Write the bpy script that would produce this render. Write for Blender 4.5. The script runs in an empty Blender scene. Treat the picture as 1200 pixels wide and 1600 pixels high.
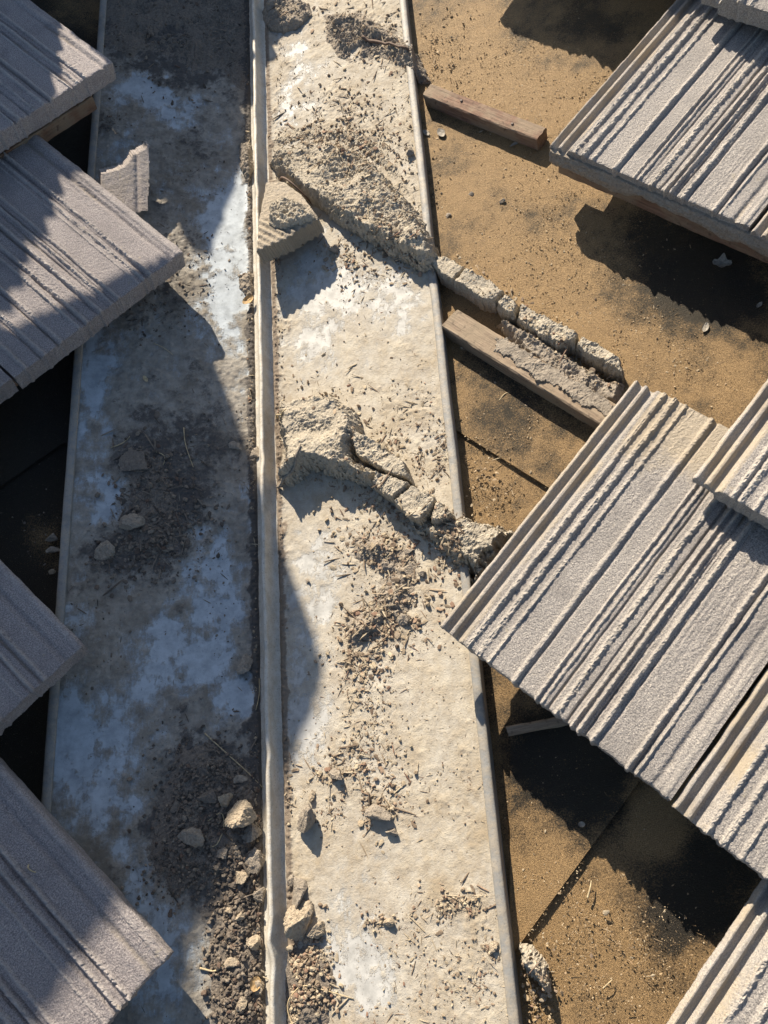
import bpy, math, random
import numpy as np
from mathutils import Vector, Matrix

# ------------------------------------------------------------------ camera, sky, sun
S = bpy.context.scene
COL = S.collection
def rot(ax, a):
    a = math.radians(a); c, s = math.cos(a), math.sin(a)
    return {'x': np.array([[1,0,0],[0,c,-s],[0,s,c]]), 'y': np.array([[c,0,s],[0,1,0],[-s,0,c]]),
            'z': np.array([[c,-s,0],[s,c,0],[0,0,1]])}[ax]
FPX = 1296.8; PHI = math.radians(10.08); ALPHA = math.radians(43.6); HCAM = 1.05
W2C = rot('z', 5.539) @ rot('y', -3.295) @ rot('x', -20.981)
def ray(px, py):
    d = np.stack([(np.asarray(px, float)-600)/FPX, -(np.asarray(py, float)-800)/FPX, -np.ones_like(np.asarray(px, float))], -1)
    return d @ W2C
_d = ray(418, 800)
CAM = np.array([-_d[0]*HCAM/-_d[2], 0, HCAM])

cam = bpy.data.cameras.new('camera'); co = bpy.data.objects.new('camera', cam); COL.objects.link(co)
cam.sensor_fit = 'VERTICAL'; cam.sensor_height = 36; cam.sensor_width = 27; cam.lens = FPX/1600*36
cam.clip_start = 0.02; cam.clip_end = 500
m = np.eye(4); m[:3, :3] = W2C.T; m[:3, 3] = CAM
co.matrix_world = Matrix(m.tolist()); S.camera = co
S.render.resolution_x = 768; S.render.resolution_y = 1024

SUN_EL, SUN_AZ = math.radians(31), math.radians(18)
SUN = np.array([-math.sin(SUN_AZ)*math.cos(SUN_EL), math.cos(SUN_AZ)*math.cos(SUN_EL), math.sin(SUN_EL)])
w = bpy.data.worlds.new('World'); S.world = w; w.use_nodes = True
sky = w.node_tree.nodes.new('ShaderNodeTexSky'); sky.sky_type = 'NISHITA'; sky.sun_disc = False
sky.sun_elevation = SUN_EL; sky.sun_rotation = -SUN_AZ
bg = w.node_tree.nodes['Background']; bg.inputs[1].default_value = 0.07
w.node_tree.links.new(sky.outputs[0], bg.inputs[0])
sl = bpy.data.lights.new('sun', 'SUN'); sl.energy = 5.0; sl.angle = math.radians(0.5); sl.color = (1, .88, .72)
so = bpy.data.objects.new('sun', sl); COL.objects.link(so)
so.rotation_euler = Vector(SUN).to_track_quat('Z', 'Y').to_euler(); so.location = Vector(SUN*6)
S.view_settings.view_transform = 'Standard'; S.view_settings.look = 'None'
S.view_settings.gamma = 1; S.view_settings.exposure = 1.03

# ------------------------------------------------------------------ frames of the two roof planes
def N(s): return np.array([-s*math.sin(PHI), 0, math.cos(PHI)])
def U(s): return np.array([s*math.cos(PHI), 0, math.sin(PHI)])
YV = np.array([0, 1., 0])
def P(px, py, s, h=0.0):
    n = N(s); d = ray(px, py); t = (h-CAM@n)/(d@n)
    return CAM + d*np.asarray(t)[..., None]
def UV(px, py, s, h=0.0):
    p = P(px, py, s, h); return p@U(s), p[..., 1]
def W(s, u, v, h):
    return np.asarray(u)[..., None]*U(s)+np.asarray(v)[..., None]*YV+np.asarray(h)[..., None]*N(s)
def PX(p):
    c = (p-CAM)@W2C.T
    return 600+FPX*c[..., 0]/-c[..., 2], 800-FPX*c[..., 1]/-c[..., 2]
def AB(u, v): return u*math.cos(ALPHA)-v*math.sin(ALPHA), u*math.sin(ALPHA)+v*math.cos(ALPHA)
EA = lambda s: U(s)*math.cos(ALPHA)-YV*math.sin(ALPHA)
EB = lambda s: U(s)*math.sin(ALPHA)+YV*math.cos(ALPHA)

# ------------------------------------------------------------------ numpy noise
rs = np.random.RandomState(7)
PERM = rs.permutation(4096)
RV = rs.rand(4096)
def _h(i, j, k=0): return RV[PERM[(PERM[(PERM[i & 4095]+j) & 4095]+k) & 4095]]
def vn(x, y, seed=0):
    xi = np.floor(x).astype(int); yi = np.floor(y).astype(int)
    fx = x-xi; fy = y-yi; fx = fx*fx*(3-2*fx); fy = fy*fy*(3-2*fy)
    a = _h(xi, yi, seed); b = _h(xi+1, yi, seed); c = _h(xi, yi+1, seed); d = _h(xi+1, yi+1, seed)
    return (a+(b-a)*fx+(c-a)*fy+(a-b-c+d)*fx*fy)*2-1
def fbm(x, y, seed=0, o=4, g=.5):
    r = 0; a = 1; t = 0
    for i in range(o):
        r = r+a*vn(x+13.7*i, y-7.3*i, seed+i); t += a; a *= g
        x, y = x*1.93+y*.35, y*1.93-x*.35
    return r/t
def ridged(x, y, seed=0, o=3):
    r = 0; a = 1; t = 0
    for i in range(o):
        r = r+a*(1-2*np.abs(vn(x, y, seed+i))); t += a; a *= .55
        x, y = x*2.03+y*.3, y*2.03-x*.3
    return r/t
def sst(x, a, b):
    t = np.clip((x-a)/(b-a), 0, 1); return t*t*(3-2*t)

# ------------------------------------------------------------------ tagging / mesh helpers
def tag(o, label=None, cat=None, group=None, kind=None):
    if label: o['label'] = label
    if cat: o['category'] = cat
    if group: o['group'] = group
    if kind: o['kind'] = kind
    return o
def mesh_np(name, co_, quads=None, tris=None, attrs=None, smooth=True):
    me = bpy.data.meshes.new(name); nq = 0 if quads is None else len(quads); nt = 0 if tris is None else len(tris)
    me.vertices.add(len(co_)); me.vertices.foreach_set('co', np.ascontiguousarray(co_, dtype=np.float32).ravel())
    loops = []; tot = []
    if nq: loops.append(np.asarray(quads).ravel()); tot.append(np.full(nq, 4))
    if nt: loops.append(np.asarray(tris).ravel()); tot.append(np.full(nt, 3))
    loops = np.concatenate(loops); tot = np.concatenate(tot)
    me.loops.add(len(loops)); me.loops.foreach_set('vertex_index', loops.astype(np.int32))
    me.polygons.add(len(tot)); me.polygons.foreach_set('loop_start', np.concatenate([[0], np.cumsum(tot)[:-1]]).astype(np.int32))
    me.update(calc_edges=True)
    me.polygons.foreach_set('use_smooth', np.full(len(tot), smooth))
    for k, v in (attrs or {}).items():
        a = me.attributes.new(k, 'FLOAT', 'POINT'); a.data.foreach_set('value', np.asarray(v, dtype=np.float32).ravel())
    me.validate(); return me
def link(name, me, mat, parent=None, M=None):
    o = bpy.data.objects.new(name, me); COL.objects.link(o)
    if mat: me.materials.append(mat)
    if parent: o.parent = parent
    if M is not None: o.matrix_world = M
    return o
def empty(name, loc=(0, 0, 0)):
    o = bpy.data.objects.new(name, None); COL.objects.link(o); o.location = loc; o.empty_display_size = .05; return o
def grid_idx(nu, nv, flip=False):
    i = np.arange(nu*nv).reshape(nu, nv)
    q = np.stack([i[:-1, :-1], i[1:, :-1], i[1:, 1:], i[:-1, 1:]], -1).reshape(-1, 4)
    return q[:, ::-1] if flip else q
def recenter(co_):
    c = co_.mean(0); c = np.array([c[0], c[1], co_[:, 2].min()]); return co_-c, Vector(c)
def sdist(poly, X, Y):
    """signed distance to polygon, positive inside"""
    p = np.asarray(poly); d = np.full(X.shape, 1e9); ins = np.zeros(X.shape, bool)
    for i in range(len(p)):
        a = p[i]; b = p[(i+1) % len(p)]; e = b-a
        wx, wy = X-a[0], Y-a[1]
        t = np.clip((wx*e[0]+wy*e[1])/(e@e+1e-12), 0, 1)
        d = np.minimum(d, np.hypot(wx-e[0]*t, wy-e[1]*t))
        c = ((a[1] > Y) != (b[1] > Y)) & (X < (b[0]-a[0])*(Y-a[1])/(b[1]-a[1]+1e-15)+a[0])
        ins ^= c
    return np.where(ins, d, -d)

# ------------------------------------------------------------------ materials
def mat_new(name):
    m_ = bpy.data.materials.new(name); m_.use_nodes = True
    nt = m_.node_tree; b = nt.nodes['Principled BSDF']; return m_, nt, b
def noise_n(nt, scale, detail=5, rough=.6, vec=None):
    n = nt.nodes.new('ShaderNodeTexNoise'); n.inputs['Scale'].default_value = scale
    n.inputs['Detail'].default_value = detail; n.inputs['Roughness'].default_value = rough
    if vec is None:
        t = nt.nodes.get('TC') or nt.nodes.new('ShaderNodeTexCoord'); t.name = 'TC'; vec = t.outputs['Object']
    nt.links.new(vec, n.inputs['Vector']); return n.outputs['Fac']
def ramp(nt, fac, stops):
    r = nt.nodes.new('ShaderNodeValToRGB'); el = r.color_ramp.elements
    while len(el) < len(stops): el.new(.5)
    for e, (p, c) in zip(el, stops):
        e.position = p; e.color = (c, c, c, 1) if not isinstance(c, tuple) else (*c, 1)
    nt.links.new(fac, r.inputs[0]); return r.outputs[0]
def mixc(nt, f, a, b):
    n = nt.nodes.new('ShaderNodeMix'); n.data_type = 'RGBA'
    for sock, v in ((n.inputs[0], f), (n.inputs[6], a), (n.inputs[7], b)):
        if isinstance(v, bpy.types.NodeSocket): nt.links.new(v, sock)
        elif isinstance(v, tuple): sock.default_value = (*v, 1)
        else: sock.default_value = v
    return n.outputs[2]
def mth(nt, op, a, b=None, clamp=False):
    n = nt.nodes.new('ShaderNodeMath'); n.operation = op; n.use_clamp = clamp
    for sock, v in ((n.inputs[0], a), (n.inputs[1], b)):
        if v is None: continue
        if isinstance(v, bpy.types.NodeSocket): nt.links.new(v, sock)
        else: sock.default_value = v
    return n.outputs[0]
def attr(nt, name):
    a = nt.nodes.new('ShaderNodeAttribute'); a.attribute_name = name; return a.outputs['Fac']
def bump(nt, b, h, dist, strength=1.0, prev=None):
    n = nt.nodes.new('ShaderNodeBump'); n.inputs['Strength'].default_value = strength; n.inputs['Distance'].default_value = dist
    nt.links.new(h, n.inputs['Height'])
    if prev is not None: nt.links.new(prev, n.inputs['Normal'])
    nt.links.new(n.outputs[0], b.inputs['Normal']); return n.outputs[0]
L_ = lambda nt, v, s: nt.links.new(v, s)

DUST_A, DUST_B, DUST_C = (.40, .325, .22), (.29, .225, .145), (.48, .41, .30)
def make_pan(name, bare, d1, d2, dk, lo=.30, hi=.58):
    m_, nt, b = mat_new(name)
    dust = attr(nt, 'dust'); dark = attr(nt, 'dark')
    n1 = noise_n(nt, 420, 6, .7); n2 = noise_n(nt, 60, 5, .65); n3 = noise_n(nt, 1400, 3, .6)
    mot = ramp(nt, n2, [(.36, tuple(c*.70 for c in bare)), (.62, bare)])
    dc = ramp(nt, n2, [(.35, d2), (.62, d1)])
    dc = mixc(nt, ramp(nt, noise_n(nt, 13, 6, .7), [(.47, 0.0), (.66, .6)]), dc, tuple(x*y for x, y in zip(d2, (.82, .74, .62))))
    mp = nt.nodes.new('ShaderNodeMapping'); mp.inputs['Rotation'].default_value = (0, 0, .5); mp.inputs['Scale'].default_value = (1, .28, 1)
    nt.links.new(nt.nodes['TC'].outputs['Object'], mp.inputs['Vector']); sc = noise_n(nt, 230, 6, .75, mp.outputs[0])
    f = mth(nt, 'ADD', mth(nt, 'ADD', mth(nt, 'MULTIPLY', n1, .55), mth(nt, 'MULTIPLY', n3, .2)), mth(nt, 'MULTIPLY', sc, .75))
    f = mth(nt, 'ADD', mth(nt, 'SUBTRACT', dust, .85), f)
    f = ramp(nt, f, [(lo, 0.0), (lo+.12, .55), (hi, 1.0)])
    c = mixc(nt, f, mot, dc)
    g = mth(nt, 'ADD', mth(nt, 'MULTIPLY', n1, .6), mth(nt, 'MULTIPLY', n3, .3))
    g = ramp(nt, mth(nt, 'ADD', mth(nt, 'SUBTRACT', dark, .5), g), [(.34, 0.0), (.60, 1.0)])
    c = mixc(nt, g, c, dk)
    sp = ramp(nt, noise_n(nt, 750, 2, .5), [(.27, 1.0), (.33, 0.0)])
    c = mixc(nt, mth(nt, 'MULTIPLY', sp, .5), c, tuple(x*.5 for x in dk))
    L_(nt, c, b.inputs['Base Color'])
    L_(nt, mth(nt, 'SUBTRACT', .03, mth(nt, 'MULTIPLY', f, .03), True), b.inputs['Metallic'])
    L_(nt, mth(nt, 'ADD', .62, mth(nt, 'MULTIPLY', f, .33), True), b.inputs['Roughness']); b.inputs['Specular IOR Level'].default_value = .3
    hh = mth(nt, 'ADD', mth(nt, 'MULTIPLY', n1, f), mth(nt, 'MULTIPLY', n3, mth(nt, 'MULTIPLY', f, .4)))
    bump(nt, b, hh, .0013, .75); return m_
M_PANR = make_pan('dusty_painted_metal', (.475, .47, .44), (.455, .405, .315), (.36, .31, .235), (.21, .17, .13), .10, .74)
M_PANL = make_pan('dirty_shade_tinted_metal', (.41, .455, .485), (.33, .305, .26), (.20, .182, .155), (.10, .090, .080), .26, .60)  # dirty left half of the sheet, its shade's blue and darkness mixed into the colours

def make_metal(name, col, d=.5):
    m_, nt, b = mat_new(name)
    n1 = noise_n(nt, 90, 6, .65); n2 = noise_n(nt, 500, 4, .6)
    c = mixc(nt, ramp(nt, n1, [(.40, 0.0), (.62, d)]), col, DUST_A)
    c = mixc(nt, ramp(nt, n2, [(.33, .6), (.43, 0.0)]), c, (.16, .14, .12)); c = mixc(nt, ramp(nt, noise_n(nt, 28, 6, .75), [(.52, 0.0), (.66, .5)]), c, tuple(x*.5 for x in col))
    L_(nt, c, b.inputs['Base Color']); b.inputs['Metallic'].default_value = .05; b.inputs['Roughness'].default_value = .6
    bump(nt, b, mth(nt, 'ADD', n1, mth(nt, 'MULTIPLY', n2, .4)), .0012, .6); return m_
M_RIB = make_metal('worn_cream_metal', (.52, .50, .44), .5)
M_HEM = make_metal('grey_folded_metal', (.22, .22, .21), .45)

def make_felt():
    m_, nt, b = mat_new('dusty_roofing_felt')
    dust = attr(nt, 'dust'); n1 = noise_n(nt, 520, 5, .75); n2 = noise_n(nt, 22, 5, .6); n3 = noise_n(nt, 1300, 3, .6)
    f = mth(nt, 'ADD', mth(nt, 'SUBTRACT', dust, .55), mth(nt, 'ADD', mth(nt, 'MULTIPLY', n1, 1.05), mth(nt, 'MULTIPLY', n2, .35)))
    f = ramp(nt, f, [(.52, 0.0), (.84, 1.0)])
    base = ramp(nt, n2, [(.4, (.008, .008, .010)), (.7, (.014, .012, .012))])
    c = mixc(nt, f, base, ramp(nt, n3, [(.35, (.16, .098, .046)), (.65, (.56, .368, .175))]))
    v = nt.nodes.new('ShaderNodeTexVoronoi'); v.inputs['Scale'].default_value = 420; v.inputs['Randomness'].default_value = 1
    L_(nt, nt.nodes['TC'].outputs['Object'], v.inputs['Vector'])
    speck = mth(nt, 'MULTIPLY', ramp(nt, v.outputs['Distance'], [(.06, 1.0), (.16, 0.0)]), ramp(nt, v.outputs['Color'], [(.55, 0.0), (.62, 1.0)]))
    c = mixc(nt, mth(nt, 'MULTIPLY', speck, .7), c, (.50, .40, .25))
    L_(nt, c, b.inputs['Base Color']); b.inputs['Roughness'].default_value = .62
    b.inputs['Specular IOR Level'].default_value = .6
    b.inputs['Specular Tint'].default_value = (1, .9, .7, 1)
    p = bump(nt, b, n1, .0048, 1); bump(nt, b, mth(nt, 'ADD', n3, speck), .0016, 1, p); return m_
M_FELT = make_felt()

def make_tile(name, base, lite, dustc):
    m_, nt, b = mat_new(name)
    n1 = noise_n(nt, 620, 4, .8); n2 = noise_n(nt, 9, 5, .6); n3 = noise_n(nt, 260, 4, .6); n4 = noise_n(nt, 45, 4, .6)
    rib = attr(nt, 'rib'); du = attr(nt, 'dust')
    c = ramp(nt, n1, [(.36, tuple(x*.42 for x in base)), (.5, base), (.62, lite)])
    c = mixc(nt, ramp(nt, n2, [(.35, 0.0), (.7, .35)]), c, tuple(x*.72 for x in base))
    c = mixc(nt, mth(nt, 'MULTIPLY', rib, .55), c, ramp(nt, n3, [(.35, tuple(x*.8 for x in lite)), (.65, tuple(x*1.2 for x in lite))]))
    f = mth(nt, 'ADD', mth(nt, 'SUBTRACT', du, .5), mth(nt, 'ADD', mth(nt, 'MULTIPLY', n3, .5), mth(nt, 'MULTIPLY', n4, .5)))
    c = mixc(nt, ramp(nt, f, [(.42, 0.0), (.72, .9)]), c, dustc)
    v = nt.nodes.new('ShaderNodeTexVoronoi'); v.inputs['Scale'].default_value = 620
    L_(nt, nt.nodes['TC'].outputs['Object'], v.inputs['Vector'])
    sp = mth(nt, 'MULTIPLY', ramp(nt, v.outputs['Distance'], [(.15, 1.0), (.3, 0.0)]), ramp(nt, v.outputs['Color'], [(.60, 0.0), (.66, 1.0)]))
    c = mixc(nt, mth(nt, 'MULTIPLY', sp, .55), c, (.75, .70, .64))
    oi = nt.nodes.new('ShaderNodeObjectInfo'); va = nt.nodes.new('ShaderNodeVectorMath'); va.operation = 'ADD'
    L_(nt, nt.nodes['TC'].outputs['Object'], va.inputs[0]); L_(nt, oi.outputs['Location'], va.inputs[1])
    st = noise_n(nt, 16, 6, .65, va.outputs[0]); st2 = noise_n(nt, 70, 5, .7, va.outputs[0]); st3 = noise_n(nt, 34, 5, .8, va.outputs[0])
    c = mixc(nt, ramp(nt, st, [(.50, 0.0), (.64, .38)]), c, tuple(x*.55 for x in base))
    c = mixc(nt, ramp(nt, st2, [(.63, 0.0), (.70, .45)]), c, (.42, .36, .24))
    c = mixc(nt, ramp(nt, st3, [(.24, .5), (.31, 0.0)]), c, (.16, .14, .12))
    hs = nt.nodes.new('ShaderNodeHueSaturation'); L_(nt, c, hs.inputs['Color']); hs.inputs['Saturation'].default_value = 1
    L_(nt, mth(nt, 'ADD', .88, mth(nt, 'MULTIPLY', oi.outputs['Random'], .22)), hs.inputs['Value']); c = hs.outputs[0]
    L_(nt, c, b.inputs['Base Color']); b.inputs['Roughness'].default_value = .75
    b.inputs['Specular IOR Level'].default_value = .35
    p = bump(nt, b, n3, .0026, .9); bump(nt, b, n1, .0022, 1, p); return m_
M_TILER = make_tile('grey_concrete_tile', (.35, .325, .305), (.61, .555, .475), (.46, .39, .29))
M_TILEL = make_tile('lavender_grey_concrete_tile', (.35, .315, .315), (.58, .53, .49), (.38, .33, .27))

def make_mortar(name, a, bcol, dk):
    m_, nt, b = mat_new(name)
    n1 = noise_n(nt, 300, 6, .75); n2 = noise_n(nt, 50, 4, .6); n3 = noise_n(nt, 1200, 2, .6)
    c = ramp(nt, n1, [(.30, dk), (.46, bcol), (.64, a)])
    c = mixc(nt, ramp(nt, n2, [(.4, 0.0), (.7, .5)]), c, bcol)
    c = mixc(nt, ramp(nt, n3, [(.28, .6), (.36, 0.0)]), c, dk)
    L_(nt, c, b.inputs['Base Color']); b.inputs['Roughness'].default_value = .95; b.inputs['Specular IOR Level'].default_value = .15
    p = bump(nt, b, n1, .0022, .8); bump(nt, b, n3, .0008, .8, p); return m_
M_MORT = make_mortar('crumbly_sandy_mortar', (.58, .52, .42), (.44, .39, .305), (.17, .14, .105))
M_CLOD = make_mortar('grey_dried_clod', (.43, .375, .30), (.32, .275, .22), (.15, .125, .098))
M_TAN = make_mortar('tan_dried_clod', (.53, .445, .325), (.41, .34, .25), (.20, .155, .11))
M_SOIL = make_mortar('dark_loose_soil', (.28, .24, .195), (.20, .172, .142), (.10, .085, .07))

def make_crumb(name, cols):
    m_, nt, b = mat_new(name)
    r = attr(nt, 'rnd'); n = len(cols)
    c = ramp(nt, r, [(i/(n-1), col) for i, col in enumerate(cols)])
    c = mixc(nt, ramp(nt, noise_n(nt, 900, 3, .6), [(.35, .5), (.55, 0.0)]), c, tuple(x*.5 for x in cols[0]))
    L_(nt, c, b.inputs['Base Color']); b.inputs['Roughness'].default_value = .9; b.inputs['Specular IOR Level'].default_value = .2; return m_
M_CR = make_crumb('mixed_dry_crumbs', [(.15, .11, .08), (.26, .20, .14), (.36, .30, .21), (.46, .39, .28), (.22, .13, .09)])
M_CRD = make_crumb('dark_soil_crumbs', [(.07, .06, .05), (.13, .108, .088), (.20, .165, .13), (.26, .22, .17), (.12, .08, .06)])
M_GRIT = make_crumb('golden_felt_grit', [(.10, .07, .04), (.24, .17, .10), (.38, .28, .165), (.50, .41, .28), (.28, .19, .11)])

def make_wood(name, a, bcol, dk, long=(1, 1, 1)):
    m_, nt, b = mat_new(name)
    t = nt.nodes.new('ShaderNodeTexCoord'); t.name = 'TC'; mp = nt.nodes.new('ShaderNodeMapping'); mp.inputs['Scale'].default_value = (1, 14, 14)
    L_(nt, t.outputs['Object'], mp.inputs['Vector'])
    n1 = noise_n(nt, 22, 6, .7, mp.outputs[0]); n2 = noise_n(nt, 110, 5, .65); n3 = noise_n(nt, 25, 4, .6)
    c = ramp(nt, n1, [(.30, dk), (.5, bcol), (.7, a)])
    c = mixc(nt, ramp(nt, n3, [(.42, 0.0), (.60, .75)]), c, (.25, .195, .13))
    c = mixc(nt, ramp(nt, n2, [(.33, .75), (.42, 0.0)]), c, dk)
    L_(nt, c, b.inputs['Base Color']); b.inputs['Roughness'].default_value = .85
    p = bump(nt, b, n1, .0018, .9); bump(nt, b, n2, .001, .7, p); return m_
M_WRED = make_wood('reddish_weathered_wood', (.26, .165, .11), (.18, .105, .068), (.07, .042, .03))
M_WTAN = make_wood('tan_weathered_wood', (.34, .265, .185), (.25, .185, .125), (.10, .072, .05))
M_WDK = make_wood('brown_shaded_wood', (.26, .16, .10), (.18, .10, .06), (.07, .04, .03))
def flat(name, col, r=.8):
    m_, nt, b = mat_new(name)
    c = ramp(nt, noise_n(nt, 300, 4, .6), [(.3, tuple(x*.6 for x in col)), (.7, tuple(min(1, x*1.15) for x in col))])
    L_(nt, c, b.inputs['Base Color']); b.inputs['Roughness'].default_value = r; return m_
M_STRAW = flat('dry_straw', (.50, .40, .24)); M_LEAF = flat('dry_leaf', (.42, .28, .13)); M_LEAFG = flat('grey_dry_leaf', (.30, .27, .22))
M_BARK = flat('dark_bark', (.13, .085, .06))

# ------------------------------------------------------------------ surface bookkeeping
EDGE = .268; DECK = -.022
def edge_u(s, v): return (EDGE+.000*v) if s > 0 else .272
def blobs(px, py, L):
    r = np.zeros_like(px)
    for cx, cy, rx, ry, a, wt in L:
        a = math.radians(a); dx, dy = px-cx, py-cy
        q = ((dx*math.cos(a)+dy*math.sin(a))/rx)**2+((-dx*math.sin(a)+dy*math.cos(a))/ry)**2
        r = r+wt*np.exp(-q)
    return r
# bare (clean) patches and soil mounds measured on the sheet: centre, radii, angle, weight
BARE_L = [(275,168,62,26,35,1.0),(225,140,40,22,20,.7),(345,120,16,45,-15,.5),(180,230,30,50,0,.35),(345,380,42,90,0,.8),(365,320,22,50,0,.5),
 (350,500,34,60,-12,.8),(375,620,14,60,0,.3),(140,640,36,100,-5,.65),(165,780,40,40,0,.6),(150,560,30,60,0,.5),(330,885,45,34,35,1.1),(395,790,14,30,0,.8),(337,842,16,18,30,.7),
 (262,985,18,65,10,1.0),(345,950,35,25,0,.9),(320,1020,32,50,20,1.1),(375,1100,45,48,20,1.1),(240,1050,40,45,0,.6),(110,1160,48,75,0,1.0),(170,1240,60,60,20,.7),(110,960,26,40,0,.5),
 (170,1010,60,40,0,.35),(210,1370,40,70,-10,.6),(250,1500,60,90,0,.65),(190,1130,70,60,0,.4),(230,400,40,60,0,.2),(280,300,40,30,0,.25)]
DARK_L = [(230,40,110,50,0,.9),(330,90,70,60,20,.8),(230,110,60,25,20,.7),(310,220,25,50,-20,.45),(280,420,40,60,0,.35),(240,470,50,50,0,.3),(215,690,60,50,0,.75),(260,800,80,80,0,.9),(330,720,60,60,0,.4),
 (310,660,70,90,0,.25),(180,860,70,40,0,.6),(340,1190,60,40,0,.8),(300,1300,80,90,0,.9),(380,1400,60,200,0,.9),(380,1000,18,60,0,.4),(150,890,40,30,0,.4),(300,960,20,20,0,.5),(300,1060,18,50,0,.6),
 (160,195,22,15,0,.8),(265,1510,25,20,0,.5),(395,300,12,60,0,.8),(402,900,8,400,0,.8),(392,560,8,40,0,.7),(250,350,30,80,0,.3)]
CLEAN_R = [(455,145,26,120,0,.8),(500,100,40,40,0,.4),(480,530,45,75,0,.8),(560,490,80,60,0,.65),(640,480,45,60,0,.55),(540,450,60,35,0,.5),(475,960,45,160,0,.85),(470,1130,34,90,0,.8),(520,900,30,60,0,.5),
 (550,1470,60,90,0,.75),(590,1540,50,50,0,.8),(440,30,20,30,0,.6),(500,400,50,60,0,.7),(620,1330,40,50,0,.4)]
DARK_R = [(580,50,75,45,10,.8),(445,20,40,22,0,.8),(530,180,55,60,-40,.65),(590,230,70,60,0,.5),(500,240,60,25,0,.4),(640,100,40,50,0,.6),(560,410,50,20,0,.6),(630,590,50,35,0,.25),(680,690,40,50,0,.45),(600,860,70,50,20,.8),
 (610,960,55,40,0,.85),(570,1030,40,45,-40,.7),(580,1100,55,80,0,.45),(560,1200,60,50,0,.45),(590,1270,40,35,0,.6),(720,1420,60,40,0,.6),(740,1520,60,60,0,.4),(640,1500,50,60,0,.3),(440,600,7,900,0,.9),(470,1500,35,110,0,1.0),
 (650,640,60,40,0,.3),(700,1180,60,60,0,.2),(680,1260,80,60,0,.2),(640,360,40,40,0,.6),(620,800,100,25,35,.6)]
def pan_fields(s, u, v):
    """dust, dark, height of the sheet itself with stuck dirt"""
    px, py = PX(W(s, u, v, np.zeros_like(u)))
    wx = fbm(u*45, v*45, 3+s, 4)*26; wy = fbm(u*45+9, v*45, 23+s, 4)*26
    px = px+wx; py = py+wy
    nz = fbm(u*38, v*38, 40+s, 5, .6); nf = fbm(u*170, v*170, 60+s, 4, .65)
    if s > 0:
        cl = blobs(px, py, CLEAN_R)*(1+.5*fbm(u*70, v*70, 45, 4)); dk = blobs(px, py, DARK_R)
        dust = np.clip(.66-.50*cl+nz*.42+nf*.16, 0, 1); dark = np.clip(-.12+dk*.62+nz*.30+nf*.38, 0, 1)
    else:
        cl = blobs(px, py, BARE_L)*(1+.5*fbm(u*90, v*90, 44, 4)); dk = blobs(px, py, DARK_L)
        dust = np.clip(.82-.80*cl+.35*dk+nz*.55+nf*.15, 0, 1); dark = np.clip(.22+dk*.62-.45*cl+nz*.45+nf*.30, 0, 1)
    # grime strip at the foot of the rib
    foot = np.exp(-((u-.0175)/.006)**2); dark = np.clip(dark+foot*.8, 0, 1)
    h = .0006*dust*(nf+1)+(dark**1.5)*(.0018+.0030*np.maximum(0, ridged(u*150, v*150, 80+s)) + .0014*fbm(u*420, v*420, 90, 2))
    h = h+.0010*fbm(u*6, v*6, 5, 2)
    tap = sst(u, .012, .018)*(1-sst(u, edge_u(s, v)-.018, edge_u(s, v)-.010))
    return dust, dark, h*tap

HEAPS = []   # (side, uv polygon, function)
def base_h(s, u, v):
    return np.where(u > edge_u(s, v)+.002, DECK, 0.0)
def surf(s, u, v):
    u = np.asarray(u, float); v = np.asarray(v, float)
    _, _, h = pan_fields(s, u, v); h = np.where(u > edge_u(s, v), DECK, h)
    for (hs, poly, fn) in HEAPS:
        if hs != s: continue
        d = sdist(poly, u, v); k = d > -.001
        if k.any():
            hh = fn(u, v, d); h = np.where(k, np.maximum(h, hh), h)
    return h

# ------------------------------------------------------------------ structure: decks and felt sheets
def sheet(name, s, u0, u1, v0, v1, h, mat, res=.006, dustf=None, poly=None, thick=.004, kind='structure'):
    nu, nv = max(2, int((u1-u0)/res)), max(2, int((v1-v0)/res))
    Ug, Vg = np.meshgrid(np.linspace(u0, u1, nu), np.linspace(v0, v1, nv), indexing='ij')
    H = h+.0012*fbm(Ug*14, Vg*14, 31, 3)
    d = dustf(Ug, Vg) if dustf else np.full(Ug.shape, .6)
    me = mesh_np(name, W(s, Ug, Vg, H).reshape(-1, 3), grid_idx(nu, nv, s < 0), attrs={'dust': d.ravel()})
    o = link(name, me, mat); tag(o, kind=kind); return o
def deck_dust_shade(s):
    def f(u, v):
        px, py = PX(W(s, u, v, np.full(u.shape, DECK)))
        px = px+fbm(u*20, v*20, 7, 3)*30; py = py+fbm(u*20+5, v*20, 8, 3)*30
        if s > 0:
            r = .62+.36*fbm(u*16, v*16, 12, 5, .6)+.12*fbm(u*120, v*120, 14, 3)
            r = r+blobs(px, py, [(860,140,140,110,0,.35),(820,420,140,110,0,.04),(780,600,70,80,0,-.15),(900,520,120,60,30,.15),(870,1400,80,120,-40,.1),(960,1500,120,70,0,.12)])
            r = r-blobs(px, py, [(1090,430,120,90,30,.55),(900,1180,110,80,30,.5),(1080,1400,90,90,30,.55),(900,60,80,60,0,.4),(950,1290,60,60,0,.3)])  # dust lowered where tile shadows fall, painting shade into the felt colour
            r = r+blobs(px, py, [(1010,1290,60,70,30,.55)])
        else:
            r = .08+.2*fbm(u*16, v*16, 12, 4)+blobs(px, py, [(60,850,50,60,0,.42),(130,30,60,60,0,.5),(60,700,50,50,0,.15),(40,1200,40,50,0,.15)])
        return np.clip(r, 0, 1)
    return f
sheet('roof_deck', 1, .245, 2.6, -1.6, 3.2, DECK-.0065, M_FELT, .008, deck_dust_shade(1))
sheet('roof_deck', -1, .245, 2.6, -1.6, 3.2, DECK-.0065, M_FELT, .008, deck_dust_shade(-1))

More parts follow.
